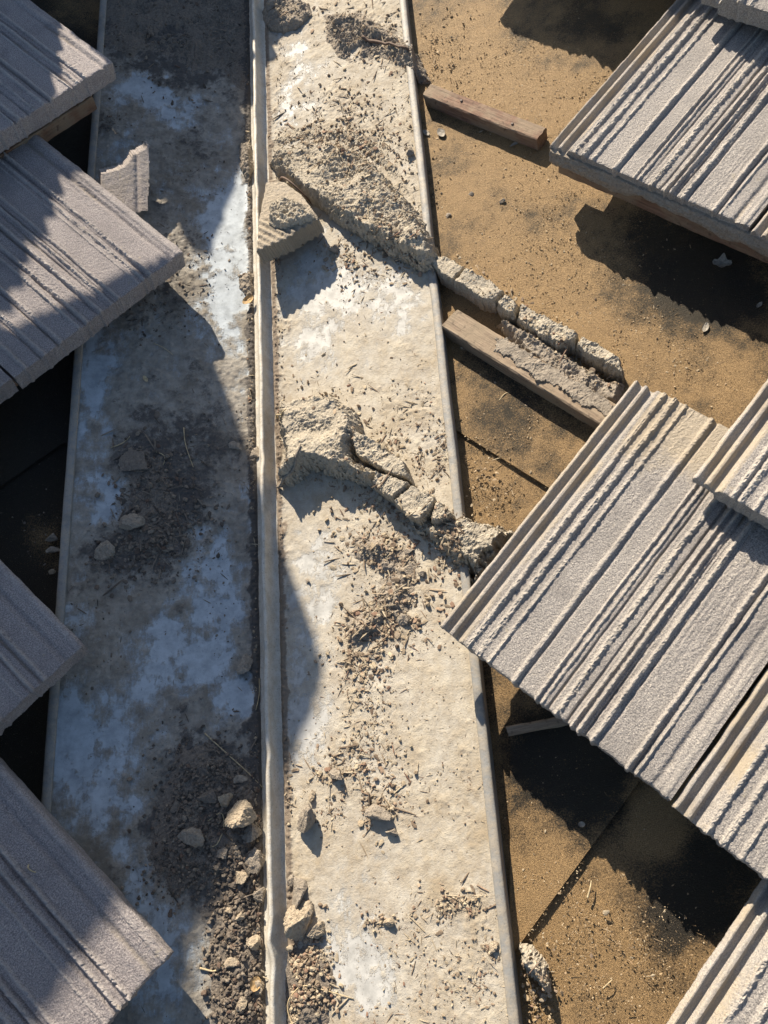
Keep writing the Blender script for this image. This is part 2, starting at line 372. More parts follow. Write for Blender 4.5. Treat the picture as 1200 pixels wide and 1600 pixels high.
def felt_sheet(name, s, poly_uv, h, label, thick=.006, res=.0035):
    p = np.asarray(poly_uv); u0, v0 = p.min(0); u1, v1 = p.max(0)
    nu, nv = int((u1-u0)/res), int((v1-v0)/res)
    Ug, Vg = np.meshgrid(np.linspace(u0, u1, nu), np.linspace(v0, v1, nv), indexing='ij')
    d = sdist(p, Ug, Vg)
    # pull outside vertices onto the polygon border so that the edge is straight
    e = 1e-4; gx = (sdist(p, Ug+e, Vg)-d)/e; gy = (sdist(p, Ug, Vg+e)-d)/e
    near = (d < 0) & (d > -res*1.5)
    Ug = np.where(near, Ug-gx*d, Ug); Vg = np.where(near, Vg-gy*d, Vg)
    H = h+.0022*fbm(Ug*9, Vg*9, 33, 3)+.0008*fbm(Ug*60, Vg*60, 34, 3)
    q = grid_idx(nu, nv, s < 0); keep = (d.ravel()[q] > -res*1.5).all(1) & ((d.ravel()[q] > -1e-6).sum(1) >= 1); q = q[keep]
    me = solid(name, W(s, Ug, Vg, H).reshape(-1, 3), q, W(s, Ug, Vg, np.full(Ug.shape, h-thick)).reshape(-1, 3), {'dust': deck_dust_shade(s)(Ug, Vg).ravel()})
    o = link(name, me, M_FELT); tag(o, kind='structure'); return o
def solid(name, top, q, bot, attrs):
    """top faces q + skirt to the bottom along the open boundary, compacted"""
    used = np.unique(q); mp = -np.ones(len(top), int); mp[used] = np.arange(len(used)); q = mp[q]
    T = top[used]; B = bot[used]; n = len(T); at = {k: np.asarray(v)[used] for k, v in attrs.items()}
    E = np.concatenate([q[:, [0, 1]], q[:, [1, 2]], q[:, [2, 3]], q[:, [3, 0]]])
    key = E[:, 0]*n+E[:, 1]; rk = E[:, 1]*n+E[:, 0]
    bd = E[~np.isin(key, rk)]
    sk = np.stack([bd[:, 1], bd[:, 0], bd[:, 0]+n, bd[:, 1]+n], -1)
    allq = np.concatenate([q, sk, q[:, ::-1]+n])
    return mesh_np(name, np.concatenate([T, B]), allq, smooth=False, attrs={k: np.concatenate([v, v]) for k, v in at.items()})

# felt / board sheets on the right deck with stepped edges
def uvp(px, py, s, h): u, v = UV(px, py, s, h); return (float(u), float(v))
e1a, e1b = uvp(710, 670, 1, DECK), uvp(842, 752, 1, DECK)
dirn = np.array(e1b)-np.array(e1a); dirn /= np.linalg.norm(dirn)
a0 = np.array(e1a)-dirn*.06; a1 = np.array(e1a)+dirn*1.6
felt_sheet('roofing_felt', 1, [(.262, a0[1]), tuple(a0), tuple(a1), (1.45, 2.0), (.262, 2.0)], DECK, '')
f1, f2 = np.array(uvp(822, 1462, 1, DECK)), np.array(uvp(985, 1240, 1, DECK))
fd = (f2-f1)/np.linalg.norm(f2-f1)
felt_sheet('roofing_felt', 1, [tuple(f1-fd*.03), tuple(f2+fd*.22), tuple(f2+fd*.22+dirn*-.33), (.262, (f1-fd*.03)[1])], DECK, '')
g1, g2 = np.array(uvp(0, 760, -1, DECK)), np.array(uvp(98, 693, -1, DECK))
gd = (g1-g2)/np.linalg.norm(g1-g2)
felt_sheet('roofing_felt', -1, [(.262, g2[1]), tuple(g2), tuple(g2+gd*.9), (1.2, 1.8), (.262, 1.8)], DECK, '')

# ------------------------------------------------------------------ valley flashing
vf = empty('valley_flashing')
tag(vf, 'long dust covered metal valley flashing with a raised folded rib down its middle', 'flashing')
V0, V1 = -.6, 2.9
for s in (1, -1):
    res = .0015; nv = int((V1-V0)/res); vv = np.linspace(V0, V1, nv); uu = np.linspace(.004, 1, int(.262/res))
    eu = edge_u(s, vv)
    Ug = .004+(np.linspace(0, 1, int(.262/res))[:, None])*(eu[None, :]-.004) if np.ndim(eu) else np.repeat(np.linspace(.004, eu, int(.262/res))[:, None], nv, 1)
    Vg = np.repeat(vv[None, :], Ug.shape[0], 0)
    du, dk, H = pan_fields(s, Ug, Vg)
    me = mesh_np('metal_pan', W(s, Ug, Vg, H).reshape(-1, 3), grid_idx(*Ug.shape, s < 0), attrs={'dust': du.ravel(), 'dark': dk.ravel()})
    link('metal_pan', me, M_PANR if s > 0 else M_PANL, vf)
    # folded hem: flat raised strip with rounded edges and outer drop to the deck
    prof = [(-.0112, .0006), (-.0108, .0030), (-.0098, .0040), (-.005, .0042), (-.0012, .0040), (.0004, .0026), (.0006, -.006), (.0002, DECK-.004)]
    nvh = int((V1-V0)/.004); vh = np.linspace(V0, V1, nvh); eh = edge_u(s, vh)*np.ones(nvh)
    wob = .0009*fbm(vh*9, vh*0+s, 71, 3); Uh = np.stack([eh+a+wob*(1 if a < 0 else 1) for a, b in prof]); Hh = np.stack([np.full(nvh, b)+(.0005*fbm(vh*60, vh*0+i, 72, 2) if b > 0 else 0) for i, (a, b) in enumerate(prof)])
    Vh = np.repeat(vh[None, :], len(prof), 0)
    me = mesh_np('folded_hem', W(s, Uh, Vh, Hh).reshape(-1, 3), grid_idx(*Uh.shape, s < 0))
    link('folded_hem', me, M_HEM, vf)
# centre rib (crimped inverted V)
prof = [(-.0140, .0025), (-.0095, .0045), (-.0062, .0120), (-.0046, .0200), (-.0036, .0250), (-.0024, .0264), (-.0006, .0268), (.0010, .0262), (.0020, .0245), (.0040, .0160), (.0075, .0070), (.0110, .0035), (.0150, .0028)]
nvr = int((V1-V0)/.002); vr = np.linspace(V0, V1, nvr)
wob = .0013*fbm(vr*5, vr*0, 73, 3)+.0008*fbm(vr*28, vr*0, 74, 3); hob = 1+.05*fbm(vr*22, vr*0, 75, 3)
# hammered dents
for (cy, am) in ((1470, -.003), (1180, .002), (1510, .0018), (300, .0015), (720, .0018)):
    _, v0_ = UV(420, cy, 1, .02); wob = wob+am*np.exp(-((vr-float(v0_))/.012)**2)
X = np.stack([a+wob*(b/.0258) for a, b in prof]); Z = np.stack([b*hob+.0007*fbm(vr*50, vr*0+i*2.1, 76, 2) for i, (a, b) in enumerate(prof)])
me = mesh_np('centre_rib', np.stack([X, np.repeat(vr[None, :], len(prof), 0), Z], -1).reshape(-1, 3), grid_idx(*X.shape))
link('centre_rib', me, M_RIB, vf)

# ------------------------------------------------------------------ concrete tiles
RIBS_R = [(.142,.011,3.0,1),(.190,.013,3.2,1),(.238,.009,2.2,1),(.352,.012,3.4,.5),(.372,.007,-2.2,0),(.452,.006,2.4,.7),(.478,.006,2.0,.8),(.505,.006,-2.2,0),(.54,.012,2.0,1.5),(.585,.006,-2.6,0),(.607,.007,3.0,.8),(.635,.008,3.2,1),(.66,.005,-2.4,0),
          (.690,.010,3.2,.8),(.712,.006,-2.0,0),(.835,.009,3.2,.7),(.853,.005,-2.2,0),(.868,.006,2.0,.7),(.935,.014,-2.6,0),(.975,.012,1.6,0)]
RIBS_L = [(.035,.018,1.8,0),(.075,.014,-2.6,0),(.195,.009,2.8,1.4),(.215,.006,-2.6,0),(.235,.009,2.8,1.2),(.262,.008,-3.0,0),(.285,.006,1.6,.5),(.40,.009,2.8,.8),(.422,.006,-2.6,0),(.45,.010,2.8,1.2),(.478,.007,-2.8,0),(.505,.010,2.4,1.2),
          (.53,.007,-2.6,0),(.58,.011,2.8,1.4),(.61,.007,-2.6,0),(.64,.008,2.4,1),(.72,.009,3.0,.8),(.742,.006,-3,0),(.83,.010,2.6,1),(.856,.006,-2.6,0),(.93,.010,2.4,1)]
TW, TL = .298, .385
def tile_mesh(kind, seed, L=TL, Wd=TW, resA=.00125, resB=.0017, dusty=.0, thick=.027):
    nA, nB = int(Wd/resA), int(L/resB)
    a = np.linspace(0, Wd, nA); b = np.linspace(0, L, nB); A, B = np.meshgrid(a, b, indexing='ij')
    rng = np.random.RandomState(seed); Z = np.zeros_like(A); rib = np.zeros_like(A)
    t = A/Wd; ribs = RIBS_R if kind == 'R' else RIBS_L
    shift = rng.uniform(-.018, .018, len(ribs)) if seed % 10 else np.zeros(len(ribs))
    for k, (c, wd, h, rg) in enumerate(ribs):
        c = c+shift[k]
        cc = c+.0030*fbm(B*30, B*0+k*3.3+seed, 100+seed, 3)+.0008*fbm(B*190, B*0+k, 130+seed, 2)*rg
        am = 1+.16*fbm(B*60, B*0+k*5.1, 150+seed, 3)
        am = am*np.clip(1.1+.9*fbm(B*9, B*0+k*9.7, 170+seed, 2), .35, 1.3)
        x = (t-cc)/(wd*.86); g = np.exp(-np.abs(x)**(3.6 if h > 0 else 2.4))
        Z += h*am*g
        if h > 0:
            rib = np.maximum(rib, g*min(1, .4+rg*.5))
            Z += rg*g*(1.15*ridged(A*300, B*240, 190+seed, 3)+.9*vn(A*560, B*430, 200+seed)+.45*(rng.rand(*A.shape)-.5))
    Z *= 1.08
    Z += .26*(rng.rand(*A.shape)-.5)+.20*vn(A*420, B*420, 210+seed)+.25*fbm(A*30, B*30, 215+seed, 3)
    # broad combed texture
    bm = np.clip(.25+1.3*fbm(A*24, B*4, 221+seed, 2), 0, 1); Z += .85*ridged(A*210, B*12, 220+seed, 2)*bm+.5*bm*vn(A*600, B*380, 223+seed)
    dust = np.clip(.16+.34*fbm(A*14, B*10, 230+seed, 3)-.10*np.clip(Z, -3, 0)+dusty*sst(B, L*.62, L*.95), 0, 1)
    if kind == 'R':
        fl = sst(t, .088, .112); zf = -10.0+8.0*np.exp(-((t-.014)/.012)**2)+7.5*np.exp(-((t-.058)/.0115)**4)+.25*vn(A*500, B*200, 240)
        Z = Z*fl+zf*(1-fl); dust = np.where(t < .12, np.clip(.55+.4*fbm(A*40, B*25, 245+seed, 3), 0, 1), dust); rib *= fl
        rib = np.maximum(rib, (1-fl)*.6)
    else:
        Z -= 1.6*np.exp(-(t/.005)**2)
    # worn, rounded butt edge
    eb = .0010+.0022*np.abs(fbm(A*120, A*0+seed, 250, 3))
    Z -= 1.0*np.exp(-(B/eb)**2)
    A2 = A; B2 = B+(1-sst(B, 0, .02))*(.0012*fbm(A*70, A*0, 260+seed, 4)-.0005*np.maximum(Z, -2)+.0006*(rng.rand(nA, 1)-.5))
    # crumbled side edges
    sd = .0012*fbm(B*60, B*0, 265+seed, 3)
    A2 = A+np.where(A < .01, sd*(1-A/.01), 0)
    zt = Z*.001
    top = np.stack([A2, B2, zt], -1).reshape(-1, 3)
    # walls in several rows so that they stay rough
    per = np.concatenate([np.arange(nA)*nB, (nA-1)*nB+np.arange(1, nB), (np.arange(nA-2, -1, -1))*nB+nB-1, np.arange(nB-2, 0, -1)])
    rows = 9; npn = len(per); vs = [top]; att = {'rib': [rib.ravel()], 'dust': [dust.ravel()]}
    tp = top[per]; bottom_z = -thick if kind != 'R' else None
    tt = tp[:, 0]/Wd
    bz = np.full(npn, -thick)
    if kind == 'R': bz = np.where(tt < .09, -.019, -thick)
    cen = np.array([Wd/2, L/2])
    for r in range(1, rows+1):
        f = r/rows; z = tp[:, 2]*(1-f)+bz*f
        nn = (fbm(np.arange(npn)*.16, np.full(npn, r*.8), 270+seed, 3)*.0009+(rng.rand(npn)-.5)*.0007)*(1 if r < rows else 0)
        out = np.stack([(tp[:, 0]-cen[0])/(Wd/2), (tp[:, 1]-cen[1])/(L/2)], -1); mx = np.abs(out).max(1, keepdims=True)
        nrm = np.where(np.abs(out) >= mx-1e-3, np.sign(out), 0)
        xy = tp[:, :2]+nrm*nn[:, None]-nrm*.0012*f
        vs.append(np.concatenate([xy, z[:, None]], 1)); att['rib'].append(np.full(npn, .15)); att['dust'].append(np.full(npn, .42))
    q = [grid_idx(nA, nB)]
    prev = per; off = len(top)
    for r in range(rows):
        cur = off+r*npn+np.arange(npn)
        q.append(np.stack([prev, np.roll(cur, 0), np.roll(cur, -1), np.roll(prev, -1)], -1)); prev = cur
    # bottom: fan
    c_i = off+rows*npn; vs.append(np.array([[Wd/2, L/2, -thick]])); att['rib'].append([0]); att['dust'].append([.3])
    tr = np.stack([prev, np.full(npn, c_i), np.roll(prev, -1)], -1)
    return mesh_np('roof_tile', np.concatenate(vs), np.concatenate(q), tr, attrs={k: np.concatenate(v) for k, v in att.items()}, smooth=False)
def tile_place(me, s, mat, px=None, ab=None, h=.085, drop=.0265, twist=0.0, label='', group=None):
    if px is not None:
        u, v = UV(px[0], px[1], s, h); a, b = AB(float(u), float(v))
    else: a, b = ab
    u = a*math.cos(ALPHA)+b*math.sin(ALPHA); v = -a*math.sin(ALPHA)+b*math.cos(ALPHA)
    O = W(s, u, v, h); th = math.atan2(drop, TL)
    ea, eb, n = EA(s), EB(s), N(s)
    c_, s_ = math.cos(twist), math.sin(twist); ea, eb = ea*c_+eb*s_, eb*c_-ea*s_
    eb2 = eb*math.cos(th)-n*math.sin(th); n2 = n*math.cos(th)+eb*math.sin(th)
    M = np.eye(4); M[:3, 0] = ea; M[:3, 1] = eb2; M[:3, 2] = n2; M[:3, 3] = O
    if s < 0:   # left handed frame: mirror handled in the mesh
        M[:3, 0] = -ea
    o = bpy.data.objects.new('roof_tile', me); COL.objects.link(o)
    if not me.materials: me.materials.append(mat)
    o.matrix_world = Matrix(M.tolist()); tag(o, label, 'roof tile', group); return o, (a, b)
def mirror_mesh(me):
    n = len(me.vertices); c = np.empty(n*3, np.float32); me.vertices.foreach_get('co', c); c = c.reshape(-1, 3); c[:, 0] *= -1
    me.vertices.foreach_set('co', c.ravel()); me.flip_normals(); me.update(); return me
GR, GL = 'concrete tiles laid on the right roof slope', 'concrete tiles laid on the left roof slope'
tR = {}
def placeR(key, seed, label, px=None, ab=None, h=.086, dusty=0., drop=.0265, twist=0., coarse=False):
    me = tile_mesh('R', seed, dusty=dusty, resA=.0025 if coarse else .00125, resB=.004 if coarse else .0017)
    o, abv = tile_place(me, 1, M_TILER, px, ab, h, drop, twist, label, GR); tR[key] = abv; return o
o = placeR('T1', 10, 'big ribbed grey tile resting on the lower mortar ridge, its left corner over the flashing', px=(685, 977), h=.079, dusty=.75)
a1_, b1_ = tR['T1']
placeR('T2', 21, 'ribbed tile side by side with the big tile along a thin dark seam, lower right', ab=(a1_+.302, b1_-.004), h=.082)
placeR('T3', 32, 'ribbed tile lapped over the upper end of the big tile at the right picture edge', px=(1083, 743), h=.100, dusty=.1)
a3_, b3_ = tR['T3']
placeR('T4', 40, 'ribbed grey tile at the top right with mortar crusted under its front edge', px=(857, 222), h=.070)
a4_, b4_ = tR['T4']
placeR('T5', 51, 'ribbed tile mostly past the right picture edge, beyond the seam of the top right tile', ab=(a4_+.302, b4_-.003), h=.073)
placeR('T6', 62, 'tile in the bottom right corner with a dirt filled channel along its left edge', ab=(.430, .04), h=.070)
placeR('T7', 73, 'tile lapped over the head of the top right tile at the upper picture edge', ab=(a4_+.055, b4_+.275), h=.098, coarse=True)
placeR('T7b', 84, 'tile beyond the upper picture edge left of the lapped one, casting a shadow on the felt', ab=(a4_-.247, b4_+.318), h=.094, coarse=True)
me_ = tile_mesh('R', 95, Wd=.146, resA=.0025, resB=.004)
tile_place(me_, 1, M_TILER, None, (a4_-.396, b4_+.318), .094, .0265, 0, 'narrow cut tile beyond the upper picture edge, at the valley end of its row', GR)
def placeL(seed, label, px=None, ab=None, h=.082, drop=.026, twist=0., coarse=False):
    me = mirror_mesh(tile_mesh('L', seed, thick=.031, resA=.0025 if coarse else .00125, resB=.004 if coarse else .0017))
    o, abv = tile_place(me, -1, M_TILEL, px, ab, h, drop, twist, label, GL); return abv
L1 = placeL(15, 'lavender grey tile in the top left corner, lapped over the next tile below it', px=(176, 96), h=.098)
L2 = placeL(26, 'sunlit lavender grey tile in front of the broken tile shard, upper left', px=(286, 392), h=.074)
placeL(37, 'left neighbour of the sunlit tile, only its corner at the left picture edge', ab=(L2[0]+.301, L2[1]+.002), h=.074)
L3 = placeL(48, 'shaded tile corner poking in halfway down the left picture edge', px=(131, 1008), h=.078)
L4 = placeL(19, 'large shaded tile in the bottom left corner with a few sunlit streaks', px=(266, 1490), h=.074)

# ------------------------------------------------------------------ timber
def bar(name, s, p0, p1, h0, h1, wd, th, mat, label, cat, group=None, seed=1):
    """bar whose top centre line runs p0->p1 (pixels on plane heights h0/h1)"""
    a = W(s, *UV(*p0, s, h0), h0).reshape(3); b = W(s, *UV(*p1, s, h1), h1).reshape(3)
    ax = b-a; Ln = np.linalg.norm(ax); ax /= Ln; n = N(s); y = np.cross(n, ax); y /= np.linalg.norm(y); n2 = np.cross(ax, y)
    nx = max(8, int(Ln/.003)); xs = np.linspace(0, Ln, nx)
    rc = .0016
    pr = []
    hw = wd/2
    for (yy, zz) in ((-hw, -th+rc), (-hw, -th*.5), (-hw, -rc), (-hw+rc, 0), (-hw*.5, 0), (0, 0), (hw*.5, 0), (hw-rc, 0), (hw, -rc), (hw, -th*.5), (hw, -th+rc), (hw-rc, -th), (0, -th), (-hw+rc, -th)):
        pr.append((yy, zz))
    pr = np.array(pr); m_ = len(pr); co_ = np.zeros((nx, m_, 3))
    for j in range(m_):
        co_[:, j, 0] = xs; co_[:, j, 1] = pr[j, 0]+.0007*fbm(xs*70, xs*0+j*1.7+seed, 300+seed, 3)+.0012*fbm(xs*9, xs*0+seed, 310, 2)
        co_[:, j, 2] = pr[j, 1]+.0006*fbm(xs*90, xs*0+j*2.3+seed, 320+seed, 3)
    co_[0, :, 0] += .003*fbm(pr[:, 0]*120+seed, pr[:, 1]*120, 330, 2); co_[-1, :, 0] += .003*fbm(pr[:, 0]*120+seed+7, pr[:, 1]*120, 331, 2)
    i = np.arange(nx*m_).reshape(nx, m_); j2 = np.roll(i, -1, 1)
    q = np.stack([i[:-1], i[1:], j2[1:], j2[:-1]], -1).reshape(-1, 4)[:, ::-1]
    V = co_.reshape(-1, 3); c0 = V[:m_].mean(0); c1 = V[-m_:].mean(0); V = np.concatenate([V, [c0], [c1]]); k = len(V)
    r0 = i[0]; r1 = i[-1]
    tr = np.concatenate([np.stack([np.full(m_, k-2), r0, np.roll(r0, -1)], -1)[:, ::-1], np.stack([np.full(m_, k-1), r1, np.roll(r1, -1)], -1)])
    V[:, 0] -= Ln/2; V[:, 2] += th
    me = mesh_np(name, V, q, tr, smooth=False)
    M = np.eye(4); M[:3, 0] = ax; M[:3, 1] = y; M[:3, 2] = n2; M[:3, 3] = (a+b)/2-n2*th
    o = link(name, me, mat, M=Matrix(M.tolist())); tag(o, label, cat, group); return o
M_RUST = flat('rusty_nail_steel', (.07, .045, .035), .6)
def nail(o, x, y, z):
    k = 10; an = np.arange(k)*2*math.pi/k; c = np.stack([np.cos(an), np.sin(an)], -1)
    V = np.concatenate([np.c_[c*.0022, np.full(k, -.001)], np.c_[c*.0022, np.full(k, .0009)], np.c_[c*.0015, np.full(k, .0013)], [[0, 0, .0013]]])
    i = np.arange(k); j = (i+1) % k
    q = np.concatenate([np.stack([i, j, j+k, i+k], -1), np.stack([i+k, j+k, j+2*k, i+2*k], -1)]); t = np.stack([i+2*k, j+2*k, np.full(k, 3*k)], -1)
    n_ = link('nail', mesh_np('nail', V, q, t), M_RUST, o); n_.location = (x, y, z); return n_
BT = DECK+.028; BT_ = BT
rb_ = bar('roof_batten', 1, (668, 139), (846, 209), DECK+.024, DECK+.024, .025, .024, M_WRED, 'short reddish wooden batten lying on the sunny felt left of the top right tile', 'batten', seed=3)
nail(rb_, -.042, .002, .0245); nail(rb_, .058, -.003, .0245)
bar('roof_batten', 1, (702, 497), (985, 668), BT, BT, .034, .028, M_WTAN, 'tan weathered batten crusted with mortar, running under the big tile', 'batten', seed=4)
def bar_ab(s, a0, a1, b, h, wd, th, mat, label, seed):
    def pp(a): u = a*math.cos(ALPHA)+b*math.sin(ALPHA); v = -a*math.sin(ALPHA)+b*math.cos(ALPHA); x, y = PX(W(s, u, v, h)); return float(x), float(y)
    return bar('roof_batten', s, pp(a0), pp(a1), h, h, wd, th, mat, label, 'batten', seed=seed)
bar_ab(1, a4_+.012, a4_+.95, b4_+.016, .040, .030, .026, M_WRED, 'red brown batten showing under the front edge of the top right tile', 5)
bar_ab(1, a1_+.12, a1_+1.1, b1_+.06, .050, .034, .026, M_WTAN, 'batten hidden in the dark under the front of the big tile', 6)
bar_ab(1, a3_+.02, a3_+.9, b3_+.05, .040, .034, .026, M_WTAN, 'batten under the tile lapped over the big tile', 12)
bar_ab(1, .48, 1.2, .09, .036, .034, .026, M_WTAN, 'batten under the bottom right corner tile', 13)
bar_ab(-1, L1[0]+.045, L1[0]+.9, L1[1]+.022, .055, .03, .026, M_WDK, 'dark brown batten showing in the gap under the top left tile', 7)
bar_ab(-1, L2[0]+.05, L2[0]+.9, L2[1]+.045, .038, .034, .026, M_WDK, 'batten under the sunlit left tile', 8)
bar_ab(-1, L3[0]+.05, L3[0]+.9, L3[1]+.045, .042, .034, .026, M_WDK, 'batten under the shaded tile at the left picture edge', 9)
bar_ab(-1, L4[0]+.05, L4[0]+.9, L4[1]+.045, .038, .034, .026, M_WDK, 'batten under the bottom left corner tile', 14)
def bar_up(s, a, b0, b1, h, th, label, seed):
    def pp(b): u = a*math.cos(ALPHA)+b*math.sin(ALPHA); v = -a*math.sin(ALPHA)+b*math.cos(ALPHA); x, y = PX(W(s, u, v, h)); return float(x), float(y)
    return bar('counter_batten', s, pp(b0), pp(b1), h, h, .035, th, M_WDK, label, 'batten', seed=seed)
bar_up(1, a4_+.20, b4_+.09, b4_+1.2, .0135, .034, 'upright running batten in the dark below the top right tile', 21)
bar_up(1, a1_+.42, b1_+.09, b1_+.5, .0095, .030, 'upright running batten in the dark below the lower right tiles', 22)
bar_up(-1, L2[0]+.42, L2[1]+.09, L2[1]+.9, .0115, .032, 'upright running batten in the dark below the upper left tiles', 23)
bar_up(-1, L4[0]+.40, L4[1]+.08, L4[1]+.6, .0115, .032, 'upright running batten in the dark below the lower left tiles', 24)
bar('wood_offcut', 1, (793, 1141), (885, 1124), DECK+.014, DECK+.014, .011, .010, M_WTAN, 'thin grey wood stick poking out from under the big tile in the dark', 'stick', seed=11)

# ------------------------------------------------------------------ mortar heaps and chunks
def heap(name, s, poly_px, hpx, topfn, mat, label, cat, kind=None, group=None, edge=.008, rag=.003, res=.0014, slab=None, seed=1, parent=None, reg=True, power=.6, grow=0.0):
    p = np.array([uvp(x, y, s, hpx) for x, y in poly_px])
    def fn(u, v, d):
        dd = d+grow+rag*fbm(u*110, v*110, 400+seed, 3)+rag*.5*fbm(u*400, v*400, 410+seed, 2)
        b0 = base_h(s, u, v)
        t = topfn(u, v)
        f = np.clip(dd/edge, 0, 1)**power
        return b0+(t-b0)*f
    u0, v0 = p.min(0)-.004; u1, v1 = p.max(0)+.004
    nu, nv = int((u1-u0)/res)+2, int((v1-v0)/res)+2
    Ug, Vg = np.meshgrid(np.linspace(u0, u1, nu), np.linspace(v0, v1, nv), indexing='ij')
    d = sdist(p, Ug, Vg); H = fn(Ug, Vg, d)
    dd = d+grow+rag*fbm(Ug*110, Vg*110, 400+seed, 3)+rag*.5*fbm(Ug*400, Vg*400, 410+seed, 2)
    q = grid_idx(nu, nv, s < 0); keep = (dd.ravel()[q] > 0).all(1); q = q[keep]
    bot = base_h(s, Ug, Vg)-.0006 if slab is None else H-slab
    ja = 1-np.clip(dd/(edge*1.3), 0, 1); ju = .0030*fbm(Ug*130+H*210, Vg*130-H*230, 420+seed, 3)*ja; jv = .0030*fbm(Ug*130-H*210+9, Vg*130+H*230, 430+seed, 3)*ja
    H = H+.0012*ja*fbm(Ug*350, Vg*350, 440+seed, 2)*(d > .001)
    top = W(s, Ug+ju, Vg+jv, H).reshape(-1, 3); bt = W(s, Ug, Vg, bot).reshape(-1, 3)
    c = top[np.unique(q)].mean(0); c[2] = bt[np.unique(q)][:, 2].min()
    me = solid(name, top-c, q, bt-c, {'rnd': np.zeros(top.shape[0])})
    o = link(name, me, mat, parent); o.location = Vector(c)
    if parent is None: tag(o, label, cat, group, kind)
    if reg: HEAPS.append((s, p, fn))
    return o
def rough(base, amp=.004, sc=70, seed=0, fine=.0012, slope=None):
    def f(u, v):
        lo = fbm(u*sc*.55, v*sc*.55, 500+seed, 4, .55)
        pt = sst(fbm(u*sc*.5+5, v*sc*.5, 505+seed, 3), -.25, .25)          # smooth trowelled patches / broken patches
        tq = lo*5.0; ter = (np.floor(tq)+sst(tq-np.floor(tq), .55, .95))/5.0  # broken layers
        h = base+amp*1.7*(.35*lo+.65*ter)
        rb = ridged(u*sc*2.1, v*sc*1.5, 510+seed, 3)
        h = h+amp*(.12+.75*pt)*rb*.8+(.3+pt)*fine*fbm(u*480, v*480, 520+seed, 2)+.0004*vn(u*900, v*900, 530)
        if slope: h = h+slope(u, v)
        return h
    return f
def incline(p0, p1, rise, hp=.02):
    """extra height growing from pixel p0 towards pixel p1"""
    a = np.array(uvp(*p0, 1, hp)); b = np.array(uvp(*p1, 1, hp)); d = b-a; L2_ = d@d
    return lambda u, v: rise*np.clip(((u-a[0])*d[0]+(v-a[1])*d[1])/L2_, 0, 1)
MH = .0
heap('mortar_ridge', 1, [(410,242),(428,222),(470,208),(520,210),(560,226),(592,256),(625,290),(660,335),(684,388),(672,408),(655,410),(610,388),(560,358),(520,336),(494,314),(465,296),(440,272)], .026,
     rough(.016, .0058, 60, 1, slope=incline((580, 250), (530, 345), .017)), M_MORT, 'broad crumbling heap of sandy mortar across the flashing, upper of the two', 'mortar', edge=.013, seed=1, rag=.0055, power=.7)
gU = 'broken blocks of the upper mortar ridge'; gLo = 'cracked blocks of the lower mortar ridge'
for k, (poly, lab) in enumerate([
    ([(676,398),(700,404),(727,419),(707,441),(690,432),(668,412)], 'small mortar block where the upper ridge crosses the folded flashing edge'),
    ([(729,421),(760,436),(789,457),(772,475),(760,474),(735,458),(709,442)], 'longest smooth mortar block of the upper ridge, just right of the flashing edge'),
    ([(791,459),(812,474),(802,492),(792,489),(774,477)], 'smallest squarish mortar block in the upper ridge, between two cracks'),
    ([(816,476),(860,500),(905,524),(897,540),(870,540),(838,524),(806,499)], 'wide rough mortar block in the upper ridge beside the tan batten'),
    ([(908,526),(940,540),(968,562),(974,584),(958,580),(930,562),(900,544)], 'last jagged mortar block of the upper ridge, next to the big tile head')]):
    heap('mortar_block', 1, poly, .004, rough(.009+.0015*(k % 2), .0028 if k < 3 else .0040, 70, 10+k, .0010), M_MORT, lab, 'mortar', group=gU, edge=.0034, rag=.0030, seed=20+k, power=.5, grow=.0014)
heap('mortar_ridge', 1, [(424,640),(432,618),(470,606),(520,610),(556,640),(560,668),(548,697),(556,716),(590,732),(578,756),(545,742),(510,732),(478,722),(452,744),(432,752),(424,738),(438,712),(430,672)], .033,
     rough(.027, .0056, 60, 2, slope=incline((520, 620), (500, 735), .015)), M_MORT, 'rounded head of the lower sandy mortar ridge leaning on the centre rib', 'mortar', edge=.013, seed=2, rag=.005, power=.7)
for k, (poly, lab) in enumerate([
    ([(552,672),(585,688),(632,722),(642,752),(602,738),(580,724),(560,712),(551,698)], 'flat mortar block on the upper side of the lower ridge, behind a long crack'),
    ([(602,741),(641,756),(616,781),(596,770),(582,757),(590,738)], 'cracked mortar block shaped like a paving stone, nearest the ridge head'),
    ([(645,759),(681,778),(671,800),(652,817),(632,802),(615,785)], 'cracked square mortar block in the middle of the lower ridge'),
    ([(684,780),(708,806),(690,815),(672,816),(674,802)], 'small triangular mortar block touching the folded flashing edge')]):
    heap('mortar_block', 1, poly, .026, rough(.031+.002*(k % 2), .0034, 70, 30+k, .0012), M_MORT, lab, 'mortar', group=gLo, edge=.0026, rag=.0020, seed=40+k, power=.45, grow=.0009)
heap('mortar_ridge', 1, [(640,808),(660,812),(690,808),(715,800),(745,800),(775,812),(800,828),(770,870),(742,905),(722,888),(700,866),(672,846),(650,828)], .018,
     rough(.020, .0056, 60, 3), M_MORT, 'crumbled end of the lower mortar ridge disappearing under the big tile corner', 'mortar', edge=.014, seed=3, rag=.008, power=.7)
heap('mortar_crust', 1, [(765,516),(800,532),(860,568),(930,608),(978,640),(968,662),(930,644),(900,632),(870,606),(840,600),(800,566),(772,548)], BT_,
     rough(BT_+.0022, .0016, 75, 16, .0006), M_CLOD, 'thin crust of dried mortar on top of the tan batten', 'mortar', kind='stuff', edge=.003, seed=16, rag=.006, reg=False)
